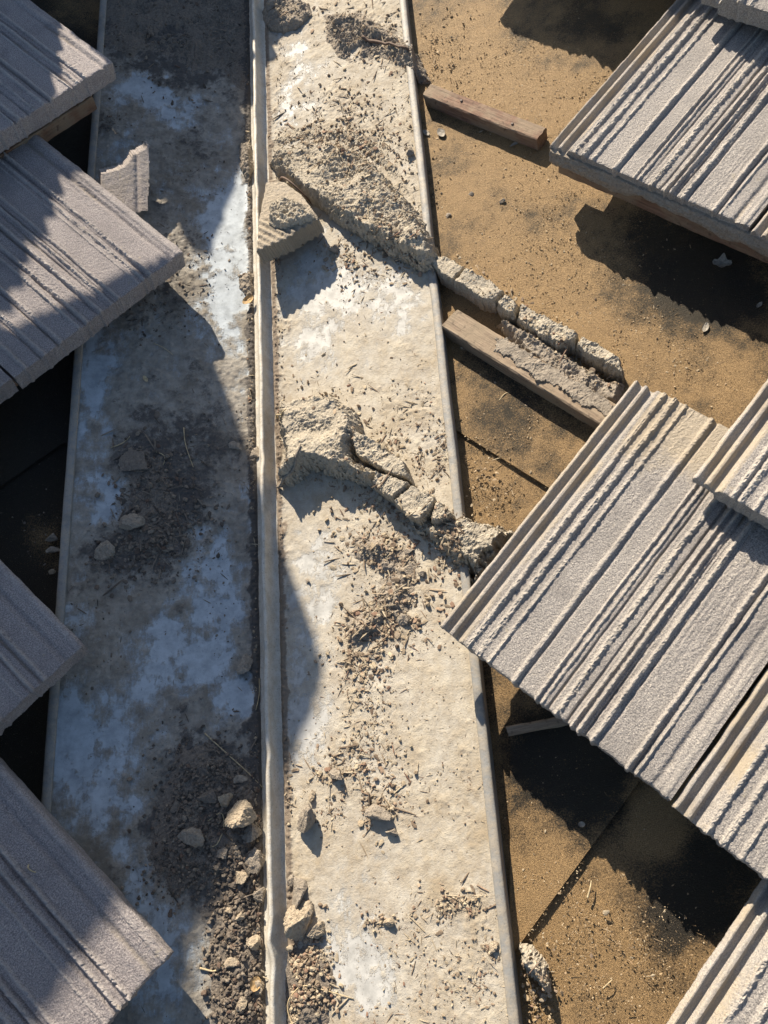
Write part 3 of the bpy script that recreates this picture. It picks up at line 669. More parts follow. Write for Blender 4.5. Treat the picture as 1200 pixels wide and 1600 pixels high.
heap('mortar_rubble', 1, [(420,215),(480,190),(545,195),(600,235),(640,290),(660,330),(600,262),(560,232),(520,216),(470,214),(430,226)], .006,
     rough(.004, .004, 80, 17), M_MORT, 'low broken rubble along the upper side of the upper mortar heap', 'mortar', kind='stuff', edge=.016, seed=17, rag=.008, power=1)
# thinner spread of dirt around the ridges
heap('dirt_spread', 1, [(600,300),(660,330),(678,390),(640,380),(600,360),(575,320)], .008, rough(.009, .005, 75, 4), M_CLOD, 'low grey dirt spread below the upper mortar heap', 'dirt', kind='stuff', edge=.02, seed=4, power=1)
heap('dirt_spread', 1, [(790,492),(840,520),(880,545),(950,588),(978,590),(966,640),(925,628),(880,604),(845,575),(812,552),(790,520),(770,500)], .0, rough(DECK+.025, .005, 80, 5), M_CLOD, 'rubble packed between the upper mortar blocks and the tan batten', 'dirt', kind='stuff', edge=.01, seed=5, power=.8)
heap('dirt_spread', 1, [(505,20),(560,15),(600,40),(650,70),(668,110),(640,112),(600,90),(560,100),(530,90),(508,60)], .004, rough(.0065, .008, 75, 6), M_CLOD, 'clump of leaf litter and dirt at the top of the right metal sheet', 'dirt', kind='stuff', edge=.02, seed=6, power=1)
heap('dirt_clump', 1, [(412,0),(440,-10),(480,0),(487,18),(462,38),(440,46),(415,40),(406,18)], .01, rough(.012, .006, 80, 7), M_CLOD, 'dark muddy clump against the right side of the rib at the top', 'dirt', edge=.012, seed=7)
heap('dirt_spread', 1, [(545,835),(600,830),(650,860),(650,900),(640,960),(600,990),(560,1010),(545,1060),(535,1060),(540,1000),(535,965),(580,945),(590,900),(550,870)], .004, rough(.0070, .0080, 80, 8), M_CLOD, 'ragged trail of grey litter down the middle of the right metal sheet', 'dirt', kind='stuff', edge=.02, seed=8, power=1)
heap('soil_pile', 1, [(440,1500),(450,1470),(490,1478),(512,1500),(520,1540),(510,1620),(430,1640),(435,1560)], .008, rough(.010, .004, 80, 9), M_SOIL, 'dark soil pile right of the rib at the bottom edge', 'soil', kind='stuff', edge=.03, seed=9, power=1)
heap('soil_pile', -1, [(270,1160),(330,1150),(385,1175),(412,1230),(415,1400),(418,1640),(330,1640),(320,1500),(335,1400),(260,1400),(225,1340),(235,1260)], .008, rough(.010, .004, 70, 10), M_SOIL, 'large dark soil pile left of the rib at the bottom', 'soil', kind='stuff', edge=.035, seed=10, power=1)
heap('soil_pile', -1, [(180,700),(215,690),(262,700),(275,760),(290,800),(280,860),(240,880),(190,880),(140,900),(130,880),(190,840),(200,790),(195,740)], .003, rough(.0045, .003, 75, 11), M_SOIL, 'thin spread of dark cracked dirt in the middle of the left metal sheet', 'soil', kind='stuff', edge=.02, seed=11, power=1)
heap('soil_pile', -1, [(170,-40),(390,-40),(392,60),(385,150),(345,110),(290,120),(250,90),(190,95),(160,60)], .003, rough(.005, .004, 70, 12), M_SOIL, 'dark matted leaf litter at the top of the left metal sheet', 'soil', kind='stuff', edge=.03, seed=12, power=1)
heap('dirt_clump', -1, [(372,225),(392,222),(398,260),(390,290),(376,262)], .004, rough(.009, .005, 90, 13), M_CLOD, 'small crumbly clump against the left side of the rib', 'dirt', edge=.008, seed=13)
heap('dirt_clump', -1, [(372,428),(394,424),(398,450),(386,462),(374,450)], .004, rough(.009, .005, 90, 14), M_CLOD, 'little mud clump left of the rib just above the tan leaf', 'dirt', edge=.008, seed=14)
heap('mortar_clump', 1, [(808,1470),(830,1475),(850,1498),(860,1535),(862,1570),(848,1550),(830,1525),(812,1505)], -.01, rough(DECK+.024, .006, 85, 15), M_MORT, 'crumbly mortar clump on the felt just outside the flashing edge, bottom right', 'mortar', edge=.008, seed=15)
# mortar crust under the front of the top right tile
def crust(a0, a1, b, h0, h1, seed, label):
    nx, nz = int((a1-a0)/.0015), 26
    x = np.linspace(a0, a1, nx); z = np.linspace(0, 1, nz); Xg, Zg = np.meshgrid(x, z, indexing='ij')
    low = h1-.005+.016*fbm(Xg*26, Xg*0, 600+seed, 4)
    Hh = h0+(low-h0)*Zg
    out = -.0035-.004*np.sin(np.pi*np.clip(Zg, 0, 1))-.0022*fbm(Xg*90, Zg*5, 610+seed, 3)-.001*fbm(Xg*400, Zg*20, 611, 2)
    def pos(o_): 
        B = b+o_; return W(1, Xg*math.cos(ALPHA)+B*math.sin(ALPHA), -Xg*math.sin(ALPHA)+B*math.cos(ALPHA), Hh).reshape(-1, 3)
    f = pos(out); k = pos(np.full(Xg.shape, .004)); c = f.mean(0)
    me = solid('mortar_crust', f-c, grid_idx(nx, nz), k-c, {'rnd': np.zeros(len(f))})
    o_ = link('mortar_crust', me, M_CLOD); o_.location = Vector(c); tag(o_, label, 'mortar'); return o_
crust(a4_+.004, a4_+.60, b4_, .060, .041, 1, 'strip of ragged grey mortar stuck to the front edge of the top right tile')

# block of broken tile leaning on the rib, with mortar on it
def wedge():
    pts = [(411,276),(440,276),(470,300),(499,342),(452,378),(406,402),(405,350)]
    p = np.array([uvp(x, y, 1, .045) for x, y in pts]); c = p.mean(0); lo = np.array(uvp(406, 402, 1, .045)); hi = np.array(uvp(450, 276, 1, .045))
    ax = (lo-hi)/np.linalg.norm(lo-hi)
    root = empty('broken_tile_block', W(1, c[0], c[1], .03)); bpy.context.view_layer.update()
    tag(root, 'thick broken tile corner caked with mortar, leaning against the centre rib', 'broken tile')
    def top(u, v): return .034+.026*np.clip(((u-hi[0])*ax[0]+(v-hi[1])*ax[1])/np.linalg.norm(lo-hi), -.1, 1.1)
    res = .0013; u0, v0 = p.min(0)-.003; u1, v1 = p.max(0)+.003
    Ug, Vg = np.meshgrid(np.arange(u0, u1, res), np.arange(v0, v1, res), indexing='ij')
    d = sdist(p, Ug, Vg)+.0012*fbm(Ug*130, Vg*130, 700, 3)
    t = (Ug*EA(1)@U(1)) if False else (Ug*math.cos(ALPHA)-Vg*math.sin(ALPHA))
    bb = Ug*math.sin(ALPHA)+Vg*math.cos(ALPHA)
    b0_ = bb.min()
    st = .0016*np.sin(bb*2*math.pi/.0105)*sst(-(Vg-c[1]), -.002, .018)
    H = top(Ug, Vg)+st+.0012*fbm(Ug*200, Vg*200, 701, 3)-.002*np.exp(-np.maximum(d, 0)/.0015)
    q = grid_idx(*Ug.shape); q = q[(d.ravel()[q] > 0).all(1)]
    c3 = np.array(root.location)
    me = solid('tile_piece', W(1, Ug, Vg, H).reshape(-1, 3)-c3, q, W(1, Ug, Vg, H-.030).reshape(-1, 3)-c3, {'rib': np.zeros(Ug.size), 'dust': np.full(Ug.size, .75)})
    link('tile_piece', me, M_TILER, root)
    mp_ = np.array([uvp(x, y, 1, .052) for x, y in [(418,318),(440,303),(472,312),(492,338),(470,352),(440,360),(420,352)]])
    d2 = sdist(mp_, Ug, Vg)+.003*fbm(Ug*120, Vg*120, 705, 3)
    H2 = H+.0105*np.clip(d2/.008, 0, 1)**.7+.0045*ridged(Ug*120, Vg*120, 706, 3)*np.clip(d2/.004, 0, 1)+.0015*fbm(Ug*420, Vg*420, 707, 2)
    q = grid_idx(*Ug.shape); q = q[(d2.ravel()[q] > 0).all(1)]
    me = solid('mortar_cap', W(1, Ug, Vg, H2).reshape(-1, 3)-c3, q, W(1, Ug, Vg, H-.001).reshape(-1, 3)-c3, {'rnd': np.zeros(Ug.size)})
    link('mortar_cap', me, M_MORT, root)
wedge()

# broken shard left, standing on its side
def shard():
    # face outline (pixel, height above the sheet): smooth underside faces the viewer, broken edge on top
    F = [((157,272),.040),((184,264),.046),((200,253),.050),((207,240),.053),((226,232),.054),((234,224),.055),((234,270),.042),((232,330),.024),((200,335),.022),((160,302),.030)]
    Bk = [((158,262),.034),((170,246),.050),((184,232),.056),((198,213),.060),((212,206),.062),((222,212),.060)]
    s = -1
    f = np.array([P(x, y, s, h) for (x, y), h in F])
    nrm = np.cross(f[5]-f[0], f[7]-f[0]); nrm /= np.linalg.norm(nrm); 
    if nrm@(CAM-f[0]) < 0: nrm = -nrm
    # flatten onto its plane
    c0 = f.mean(0); f = f-((f-c0)@nrm)[:, None]*nrm
    ex = np.array([0, 1., 0])-nrm[1]*nrm; ex /= np.linalg.norm(ex); ey = np.cross(nrm, ex)
    p2 = np.stack([(f-c0)@ex, (f-c0)@ey], -1)
    res = .0016; a_, b_ = p2.min(0)-.003, p2.max(0)+.003
    X_, Y_ = np.meshgrid(np.arange(a_[0], b_[0], res), np.arange(a_[1], b_[1], res), indexing='ij')
    if True:
        d = sdist(p2, X_, Y_)+.0012*fbm(X_*160, Y_*160, 720, 3)
        z = .0005*fbm(X_*200, Y_*200, 721, 3)+.0022*np.exp(-((Y_-p2[5, 1]+(.020 if p2[5,1] > p2[0,1] else -.020))/.0035)**2)*-1
        top = c0+X_[..., None]*ex+Y_[..., None]*ey+z[..., None]*nrm
        dep = .024+.002*fbm(X_*120, Y_*120, 722, 2)
        bot = top+(dep/.024)[..., None]*np.array([-.0085, .0185, -.008])
        q = grid_idx(*X_.shape)
        if np.cross(ex, ey)@nrm < 0: q = q[:, ::-1]
        q = q[(d.ravel()[q] > 0).all(1)]
        me = solid('tile_shard', top.reshape(-1, 3)-c0, q, bot.reshape(-1, 3)-c0, {'rib': np.full(X_.size, .2), 'dust': np.full(X_.size, .55)})
        o_ = link('tile_shard', me, M_TILEL); o_.location = Vector(c0); tag(o_, 'pointed shard of broken tile standing behind the sunlit left tile', 'broken tile')
shard()

# ------------------------------------------------------------------ rocks, crumbs
def ico(sub):
    t = (1+5**.5)/2
    v = [(-1,t,0),(1,t,0),(-1,-t,0),(1,-t,0),(0,-1,t),(0,1,t),(0,-1,-t),(0,1,-t),(t,0,-1),(t,0,1),(-t,0,-1),(-t,0,1)]
    f = [(0,11,5),(0,5,1),(0,1,7),(0,7,10),(0,10,11),(1,5,9),(5,11,4),(11,10,2),(10,7,6),(7,1,8),(3,9,4),(3,4,2),(3,2,6),(3,6,8),(3,8,9),(4,9,5),(2,4,11),(6,2,10),(8,6,7),(9,8,1)]
    v = [np.array(x)/np.linalg.norm(x) for x in v]
    for _ in range(sub):
        cache = {}; nf = []
        def mid(a, b):
            k = (min(a, b), max(a, b))
            if k not in cache:
                m0 = v[a]+v[b]; v.append(m0/np.linalg.norm(m0)); cache[k] = len(v)-1
            return cache[k]
        for a, b, c in f:
            x, y, z = mid(a, b), mid(b, c), mid(c, a); nf += [(a, x, z), (b, y, x), (c, z, y), (x, y, z)]
        f = nf
    return np.array(v), np.array(f)
def rock(sub, seed, facets=9, rgh=.12):
    v, f = ico(sub); r = np.random.RandomState(seed)
    nn = r.normal(size=(facets, 3)); nn /= np.linalg.norm(nn, axis=1, keepdims=True); dd = r.uniform(.36, .8, facets)
    rad = np.ones(len(v))
    for k in range(facets):
        c = v@nn[k]; lim = np.where(c > .05, dd[k]/np.maximum(c, .05), 9); rad = np.minimum(rad, lim)
    rad = rad*(1+rgh*fbm(v[:, 0]*2.3+v[:, 2]*3.1, v[:, 1]*2.7-v[:, 2]*1.9, 800+seed, 3)+rgh*.7*fbm(v[:, 0]*7+v[:, 2]*5, v[:, 1]*8-v[:, 2]*6, 820+seed, 2))
    return v*rad[:, None], f
R0 = [rock(0, i, 5, .2) for i in range(10)]; R1 = [rock(1, 50+i, 9, .18) for i in range(10)]
def rotm(q):
    w_, x, y, z = q.T
    return np.stack([1-2*(y*y+z*z), 2*(x*y-z*w_), 2*(x*z+y*w_), 2*(x*y+z*w_), 1-2*(x*x+z*z), 2*(y*z-x*w_), 2*(x*z-y*w_), 2*(y*z+x*w_), 1-2*(x*x+y*y)], -1).reshape(-1, 3, 3)
def scatter(name, s, spots, mat, label, seed=1, shapes=(.6, .3, .1), cat='debris', hplane=0, big=False, limit=None):
    """spots: (cx,cy,rx,ry,ang,n,rmin_mm,rmax_mm)"""
    r = np.random.RandomState(seed); X = []; Y = []; R = []
    for cx, cy, rx, ry, a, n, r0, r1 in spots:
        a = math.radians(a); g = r.normal(size=(n, 2))*.6 if rx < 300 else r.uniform(-1, 1, (n, 2))
        # clumping
        dx = g[:, 0]*rx; dy = g[:, 1]*ry
        X.append(cx+dx*math.cos(a)-dy*math.sin(a)); Y.append(cy+dx*math.sin(a)+dy*math.cos(a))
        R.append((r0*.5+(r1*.85-r0*.5)*r.rand(n)**(4.5 if not big else 3.6))*.001)
    X = np.concatenate(X); Y = np.concatenate(Y); R = np.concatenate(R)
    u, v = UV(X, Y, s, hplane)
    k = (u > .017)
    if hplane == 0: k &= u < edge_u(s, v)-.003
    else: k &= u > edge_u(s, v)+.004
    cl = fbm(u*60, v*60, 900+seed, 3); k &= cl > -.02-.45*r.rand(len(u))
    u, v, R = u[k], v[k], R[k]; n = len(u)
    h = surf(s, u, v)
    ty = r.rand(n); sc = np.ones((n, 3))
    stn = ty < shapes[0]; flk = (ty >= shapes[0]) & (ty < shapes[0]+shapes[1]); stk = ty >= shapes[0]+shapes[1]
    sc[stn] = r.uniform(.65, 1.25, (stn.sum(), 3)); sc[flk] = np.stack([r.uniform(1.2, 2.2, flk.sum()), r.uniform(.7, 1.3, flk.sum()), r.uniform(.18, .35, flk.sum())], -1)
    sc[stk] = np.stack([r.uniform(3, 6, stk.sum()), r.uniform(.3, .5, stk.sum()), r.uniform(.25, .45, stk.sum())], -1)
    q = r.normal(size=(n, 4)); lie = flk | stk
    ang = r.rand(n)*math.pi; tl = r.normal(size=n)*.22
    ql = np.stack([np.cos(ang/2), tl*.5, r.normal(size=n)*.12, np.sin(ang/2)], -1); q[lie] = ql[lie]
    q /= np.linalg.norm(q, axis=1, keepdims=True); Q = rotm(q)
    base = W(s, u, v, h+R*np.where(lie, .30, .45)); rnd = r.rand(n)
    TP = R1 if big else R0; vs = []; fs = []; at = []; off = 0; pick = r.randint(0, len(TP), n)
    for t in range(len(TP)):
        m_ = np.where(pick == t)[0]
        if not len(m_): continue
        tv, tf = TP[t]
        loc = np.einsum('nij,nvj->nvi', Q[m_], tv[None]*sc[m_][:, None, :])*R[m_][:, None, None]
        # bring into the frame of the roof plane
        Bm = np.stack([U(s), YV, N(s)], 0); loc = loc@Bm
        V = (loc+base[m_][:, None, :]).reshape(-1, 3); vs.append(V)
        fs.append((tf[None]+(np.arange(len(m_))*len(tv))[:, None, None]).reshape(-1, 3)+off); at.append(np.repeat(rnd[m_], len(tv))); off += len(V)
    me = mesh_np(name, np.concatenate(vs), tris=np.concatenate(fs), attrs={'rnd': np.concatenate(at)}, smooth=False)
    o_ = link(name, me, mat); tag(o_, label, cat, kind='stuff'); return o_

scatter('loose_crumbs', 1, [
 (580,50,85,45,10,900,1,4.5),(530,180,70,60,-40,900,.8,4),(600,230,80,90,0,1500,.6,3),(520,270,80,40,25,900,.8,4),(560,225,90,40,35,1100,.8,4.5),(500,220,70,25,10,500,.8,4),(620,360,60,50,30,900,.8,4),(545,400,60,25,20,500,.8,4),(560,440,60,40,0,350,.8,3.5),
 (640,60,30,60,0,400,.8,4),(445,20,45,30,0,200,1,4),(520,620,60,40,0,300,.8,4),(640,620,50,50,0,350,.6,3),(690,700,30,60,20,800,.8,4),(620,700,60,40,30,500,.8,4),(600,860,80,50,25,1300,.8,4.5),(610,960,60,45,0,1300,.8,5),
 (565,1030,35,45,-30,700,.8,4.5),(575,1110,45,80,0,1200,.6,2.6),(560,1200,70,50,20,900,.8,4),(650,1080,120,120,0,800,.4,1.6),(690,1220,100,80,0,700,.4,1.8),(590,1270,35,30,0,350,1,5),(720,1420,45,30,0,700,.8,4),(740,1530,60,50,0,700,.5,2.4),
 (640,1480,60,80,0,600,.5,2.4),(600,1440,30,15,0,150,1,4),(760,1480,20,20,0,150,1,4),(560,1350,100,80,0,150,.5,2),(500,1220,25,20,0,200,1,4),(520,1270,40,30,0,300,.6,2.5),(600,800,400,800,0,1500,.35,1.0),(560,520,100,50,0,150,.6,2.4),
 (470,120,40,100,0,120,.5,1.8),(490,1000,40,200,0,60,.6,2),(740,835,50,30,20,900,.8,5),(700,860,40,25,30,500,.8,4.5),(600,790,60,18,35,500,.8,4),(500,750,60,14,10,250,.8,4),(600,385,70,16,35,500,.8,4.5),(700,880,60,40,30,200,.8,4),(455,1250,12,90,0,160,1,3.5),(640,1600,120,40,0,500,.5,2.5)], M_CR,
 'loose dry crumbs, leaf bits and grit strewn over the right metal sheet', 11, (.45, .35, .20))
scatter('rib_foot_dirt', 1, [(437,y,6,60,0,120,.6,2.4) for y in range(20, 1600, 90)], M_CR, 'fine line of dirt along the right foot of the centre rib', 12, (.7, .25, .05))
scatter('rib_foot_dirt', -1, [(392,y,7,60,0,130,.6,3.0) for y in range(20, 800, 90)]+[(404,y,7,60,0,130,.6,3) for y in range(820, 1600, 90)], M_CR, 'fine line of dirt along the left foot of the centre rib', 13, (.6, .3, .1))
scatter('soil_crumbs', 1, [(475,1540,38,70,0,2400,.8,4.8),(480,1590,40,40,0,700,1,5),(470,1490,30,20,0,200,1,4)], M_CR, 'rounded soil crumbs heaped right of the rib at the bottom', 14, (.85, .1, .05), big=True)
scatter('soil_crumbs', -1, [(375,1520,40,100,0,3200,.8,4.8),(320,1260,70,80,0,2200,.7,4.5),(380,1400,40,100,0,1600,.8,5),(300,1360,60,50,0,700,.8,4),(340,1200,60,30,0,500,.7,3)], M_CRD, 'dark soil crumbs heaped left of the rib at the bottom', 15, (.85, .1, .05), big=True)
scatter('loose_crumbs', -1, [(300,60,120,80,0,1500,.8,4),(240,740,60,60,0,900,.8,5),(250,830,70,60,0,1300,.8,5),(200,880,70,40,0,600,.8,4),(330,700,70,80,0,500,.6,3),(280,430,60,90,0,800,.6,3),(240,480,60,40,0,400,.6,3),(300,280,80,70,0,500,.5,2.4),
 (170,190,30,20,0,150,.8,3),(250,800,350,800,0,2600,.4,1.3),(330,1170,80,50,0,500,.8,3),(350,900,60,150,0,400,.5,2.4),(150,1000,80,60,0,250,.5,2.4)], M_CRD, 'dark loose crumbs and leaf bits strewn over the left metal sheet', 16, (.5, .35, .15))
scatter('felt_grit', 1, [(860,130,190,130,0,9000,.5,1.8),(820,400,170,130,20,7000,.5,1.8),(1000,540,120,50,20,3000,.5,1.7),(780,620,80,70,30,700,.5,2),(760,760,50,50,30,900,.6,2.6),(860,1400,70,120,-40,1500,.5,1.6),(780,620,80,70,30,1500,.5,1.7),(960,1500,110,90,0,3000,.5,1.5),(690,80,40,60,0,500,.8,3),(900,800,420,800,0,2200,.4,1.2),
 (900,1200,80,60,0,200,.4,1.4),(830,1560,30,40,0,200,1,3.5),(680,230,12,120,0,260,.8,3),(705,600,12,140,0,200,.8,2.8)], M_GRIT, 'golden grit strewn over the black felt of the right roof slope', 17, (.6, .3, .1), hplane=DECK)
scatter('felt_grit', 1, [(780,450,90,15,30,150,1,4),(880,560,80,14,32,500,1,4.5),(830,1530,30,50,0,200,1,4),(1000,520,60,30,0,20,1,3.5),(900,380,200,150,0,60,1,3.2),(900,1480,120,100,0,40,1,3),(770,200,120,120,0,50,1,3.2),(780,570,90,70,0,60,1,3.4)], M_CR, 'coarser mortar crumbs scattered on the right felt', 18, (.6, .3, .1), hplane=DECK, big=True)
scatter('felt_grit', -1, [(60,700,60,60,0,200,.4,1.4),(60,850,50,60,0,200,.5,2),(120,40,50,50,0,120,.5,2),(50,1180,40,60,0,60,.4,1.2)], M_CRD, 'sparse grit on the shaded felt of the left roof slope', 19, (.6, .3, .1), hplane=DECK)

# individual clods and stones
CLODS = {}
def clod_mesh(k):
    if k not in CLODS:
        v, f = rock(4, 900+k, 11, .10)
        v = v*(1+.035*fbm(v[:, 0]*16+v[:, 2]*12, v[:, 1]*15-v[:, 2]*13, 950+k, 3)[:, None])
        v = v*(1+.03*(np.random.RandomState(k).rand(len(v), 1)-.5)); v[:, 2] = np.maximum(v[:, 2], -.55); CLODS[k] = (v, f)
    return CLODS[k]
def clod(s, px, py, rx, ry, rz, ang, mat, label, name='mortar_clod', cat='clod', group=None, k=0, lift=0, tilt=0, hp=None):
    """radii in pixels of the photo, converted to metres here"""
    hp = (0 if hp is None else hp); u, v = UV(px, py, s, hp+.01)
    mm = .00078*(1.12-.00016*py)   # metres per pixel at that row
    h = surf(s, np.array([float(u)]), np.array([float(v)]))[0]
    cv, cf = clod_mesh(k); cv = cv*np.array([rx, ry, rz])*mm*1.15
    cv = cv+cv/np.linalg.norm(cv, axis=1, keepdims=True)*(.0011*fbm(cv[:, 0]*330+cv[:, 2]*290, cv[:, 1]*330-cv[:, 2]*270, 970+k, 3)[:, None])
    me2 = mesh_np(name, cv, tris=cf, smooth=False); me2.materials.append(mat)
    o_ = bpy.data.objects.new(name, me2); COL.objects.link(o_)
    R_ = Matrix(np.stack([U(s)*s, YV, N(s)], 1).tolist()).to_4x4()
    o_.matrix_world = Matrix.Translation(Vector(W(s, float(u), float(v), h+rz*mm*.45+lift))) @ R_ @ Matrix.Rotation(math.radians(-ang), 4, 'Z') @ Matrix.Rotation(math.radians(tilt), 4, 'X')
    tag(o_, label, cat, group); return o_
C = clod
C(-1,201,820,24,18,12,-15,M_CLOD,'squarish grey clod in the dark dirt left of the rib, upper of a pair',k=0)
C(-1,160,856,19,17,9,-5,M_CLOD,'flat angular clod just below and left of the squarish one',k=1)
C(-1,383,1040,19,18,13,0,M_CLOD,'single rounded stone beside the left foot of the rib',k=2,name='stone',cat='stone')
C(-1,215,722,30,26,7,20,M_SOIL,'round cracked disc of dried mud on the left metal sheet',k=3)
C(-1,78,838,11,9,8,0,M_CLOD,'larger pebble on the felt beside the left flashing edge',k=4,name='pebble',cat='stone',hp=DECK)
C(-1,80,857,11,8,7,0,M_CLOD,'middle pebble of the row beside the left flashing edge',k=5,name='pebble',cat='stone',hp=DECK)
C(-1,80,891,6,5,4,0,M_TAN,'small pale pebble lowest in the row beside the left flashing edge',k=6,name='pebble',cat='stone',hp=DECK)
C(-1,380,1275,26,20,22,-35,M_TAN,'big sunlit clod on top of the soil pile left of the rib',k=7,lift=.006)
C(-1,396,1302,17,16,15,30,M_CLOD,'knobbly clod leaning on the big sunlit one',k=8)
C(-1,352,1250,15,11,12,10,M_TAN,'small sunlit clod above and left of the big one',k=9)
C(-1,300,1304,24,14,13,25,M_CLOD,'long brown clod on the left flank of the soil pile',k=1)
C(-1,275,1262,12,10,8,0,M_SOIL,'dark clod at the left rim of the soil pile',k=2)
C(-1,325,1245,18,13,9,20,M_SOIL,'dark flat clod in the upper soil pile',k=4)
C(-1,375,1218,11,9,8,0,M_CLOD,'pale round pebble near the top of the soil pile',k=5)
C(-1,400,1350,17,22,15,10,M_CLOD,'upright grey clod against the left side of the rib',k=6)
C(-1,350,1335,10,12,9,40,M_CLOD,'little clod below the long brown one',k=3)
C(-1,380,1370,14,10,14,0,M_TAN,'half sunlit clod in the shade beside the rib',k=8)
C(-1,405,1400,14,12,10,0,M_CLOD,'dark clod wedged against the rib low in the pile',k=9)
C(-1,357,1425,7,6,7,0,M_TAN,'tiny sunlit clod by itself left of the pile foot',k=0)
C(-1,375,1432,8,7,8,0,M_TAN,'tiny sunlit clod next to the lone one',k=4)
C(-1,398,1475,12,11,10,0,M_TAN,'crumb topped clod beside the rib near the bottom',k=7)
C(-1,362,1505,11,10,9,0,M_TAN,'light brown clod in the crumbly soil near the bottom',k=5)
C(-1,405,1545,10,13,9,0,M_TAN,'clod touching the rib just above the bottom edge',k=6)
C(-1,378,1570,14,11,10,0,M_TAN,'clod in the bottom edge of the left crumbly soil',k=2)
C(-1,370,695,15,9,6,30,M_CLOD,'thin grey flake of mud near the end of the sunlit wedge',k=3)
C(-1,400,705,9,16,7,20,M_CLOD,'mud lump at the rib where the sunlit wedge ends',k=5)
C(1,480,1285,14,25,22,25,M_CLOD,'tall sunlit clod standing on the sheet and throwing a long shadow',k=6,lift=.004)
C(1,467,1393,15,24,20,5,M_CLOD,'dark upright clod beside the rib above the tan ones',k=8)
C(1,466,1442,21,30,24,25,M_TAN,'large smooth tan clod right of the rib near the bottom',k=7)
C(1,494,1456,19,10,15,-30,M_TAN,'oblong tan clod touching the large smooth one',k=9)
C(1,452,1375,8,9,6,0,M_CLOD,'small pebble between the rib and the dark upright clod',k=1)
C(1,485,1245,7,10,9,0,M_TAN,'small pale clod above the tall sunlit one',k=2)
C(1,590,1272,20,15,14,20,M_CLOD,'ragged litter clump with a pointed shadow, middle of the right sheet',k=5,lift=.004)
C(1,610,1300,11,6,8,20,M_CLOD,'reddish flake at the lower right of the ragged litter clump',k=4)
C(1,527,1212,15,10,12,30,M_CLOD,'crumbly clump casting a finger shadow above the striped dust',k=3,lift=.003)
C(1,604,1442,11,6,8,0,M_TAN,'cup shaped bit of mortar on the lower right sheet',k=1)
C(1,770,1482,12,7,8,-30,M_TAN,'small rough mortar bit by the right flashing edge',k=2)
C(1,632,968,12,10,9,0,M_CLOD,'knob of litter at the lower end of the ragged trail',k=6)
C(1,638,858,11,5,6,0,M_CLOD,'light flake above the shaded bay of the lower ridge',k=8)
C(1,657,895,9,5,6,10,M_CLOD,'light flake in the shade near the big tile corner',k=9)
C(1,639,234,8,11,8,0,M_CLOD,'dark pebble against the right flashing edge near the top',k=4)
C(1,478,905,4,5,4,0,M_CLOD,'lone tiny pebble on the clean metal',k=3,name='pebble',cat='stone')
C(1,478,365,12,8,8,20,M_CLOD,'clod in the shade below the leaning tile block',k=0)
C(1,520,385,10,9,9,0,M_CLOD,'clod beside the shade under the upper mortar heap',k=7)
C(1,848,1562,9,6,6,0,M_TAN,'pale mortar bit below the clump outside the flashing edge',k=2,hp=DECK)
C(1,736,298,5,5,4,0,M_CLOD,'single dark pebble on the sunny felt',k=6,name='pebble',cat='stone',hp=DECK)
C(1,783,308,6,4,4,0,M_TAN,'single white pebble on the sunny felt',k=1,name='pebble',cat='stone',hp=DECK)
C(1,700,330,6,6,4,0,M_CLOD,'dark pebble between the flashing edge and the white pebble',k=3,name='pebble',cat='stone',hp=DECK)

# ------------------------------------------------------------------ straws, twigs, leaves
def strand(name, s, pts, rad, mat, label, cat='straw', group=None, lift=.003, hp=0):
    """pts in pixels; a thin bent stalk lying on the surface"""
    pts = np.array(pts, float); n = 14; t = np.linspace(0, len(pts)-1, n); i = np.clip(t.astype(int), 0, len(pts)-2); f = t-i
    def cr(a):
        p0 = a[np.maximum(i-1, 0)]; p1 = a[i]; p2 = a[i+1]; p3 = a[np.minimum(i+2, len(a)-1)]; g = f[:, None]
        return .5*((2*p1)+(-p0+p2)*g+(2*p0-5*p1+4*p2-p3)*g**2+(-p0+3*p1-3*p2+p3)*g**3)
    q = cr(pts); u, v = UV(q[:, 0], q[:, 1], s, hp+lift)
    h = np.maximum(surf(s, u, v)+rad, hp+lift*np.sin(np.linspace(0, math.pi, n)))
    c = W(s, u, v, h); k = 6; V = []
    for j in range(n):
        d = c[min(j+1, n-1)]-c[max(j-1, 0)]; d /= np.linalg.norm(d); a = np.cross(d, N(s)); a /= np.linalg.norm(a); b = np.cross(a, d)
        r = rad*(1-.45*j/(n-1))
        for m_ in range(k):
            an = 2*math.pi*m_/k; V.append(c[j]+r*(math.cos(an)*a+math.sin(an)*b))
    ii = np.arange(n*k).reshape(n, k); jj = np.roll(ii, -1, 1)
    qd = np.stack([ii[:-1], jj[:-1], jj[1:], ii[1:]], -1).reshape(-1, 4)
    V = np.array(V); V = np.concatenate([V, [c[0]], [c[-1]]]); tr = np.concatenate([np.stack([np.full(k, n*k), jj[0], ii[0]], -1), np.stack([np.full(k, n*k+1), ii[-1], jj[-1]], -1)])
    cc = V.mean(0); me = mesh_np(name, V-cc, qd, tr); o_ = link(name, me, mat); o_.location = Vector(cc); tag(o_, label, cat, group); return o_
strand('straw', -1, [(320,1146),(355,1178),(385,1205),(412,1232)], .0009, M_STRAW, 'long pale straw lying across the top of the left soil pile')
strand('straw', 1, [(462,1612),(449,1585),(452,1560),(474,1540),(505,1548),(550,1563)], .0009, M_STRAW, 'long curled straw over the soil at the bottom right of the rib', lift=.008)
strand('straw', -1, [(173,699),(190,693),(203,682)], .0009, M_STRAW, 'short yellowish straw on the left sheet beside the mud disc')
strand('straw', -1, [(287,668),(290,695),(302,730)], .0008, M_STRAW, 'thin upright straw right of the mud disc')
strand('straw', -1, [(243,706),(257,713),(255,727)], .0008, M_STRAW, 'little hooked straw on the mud disc')
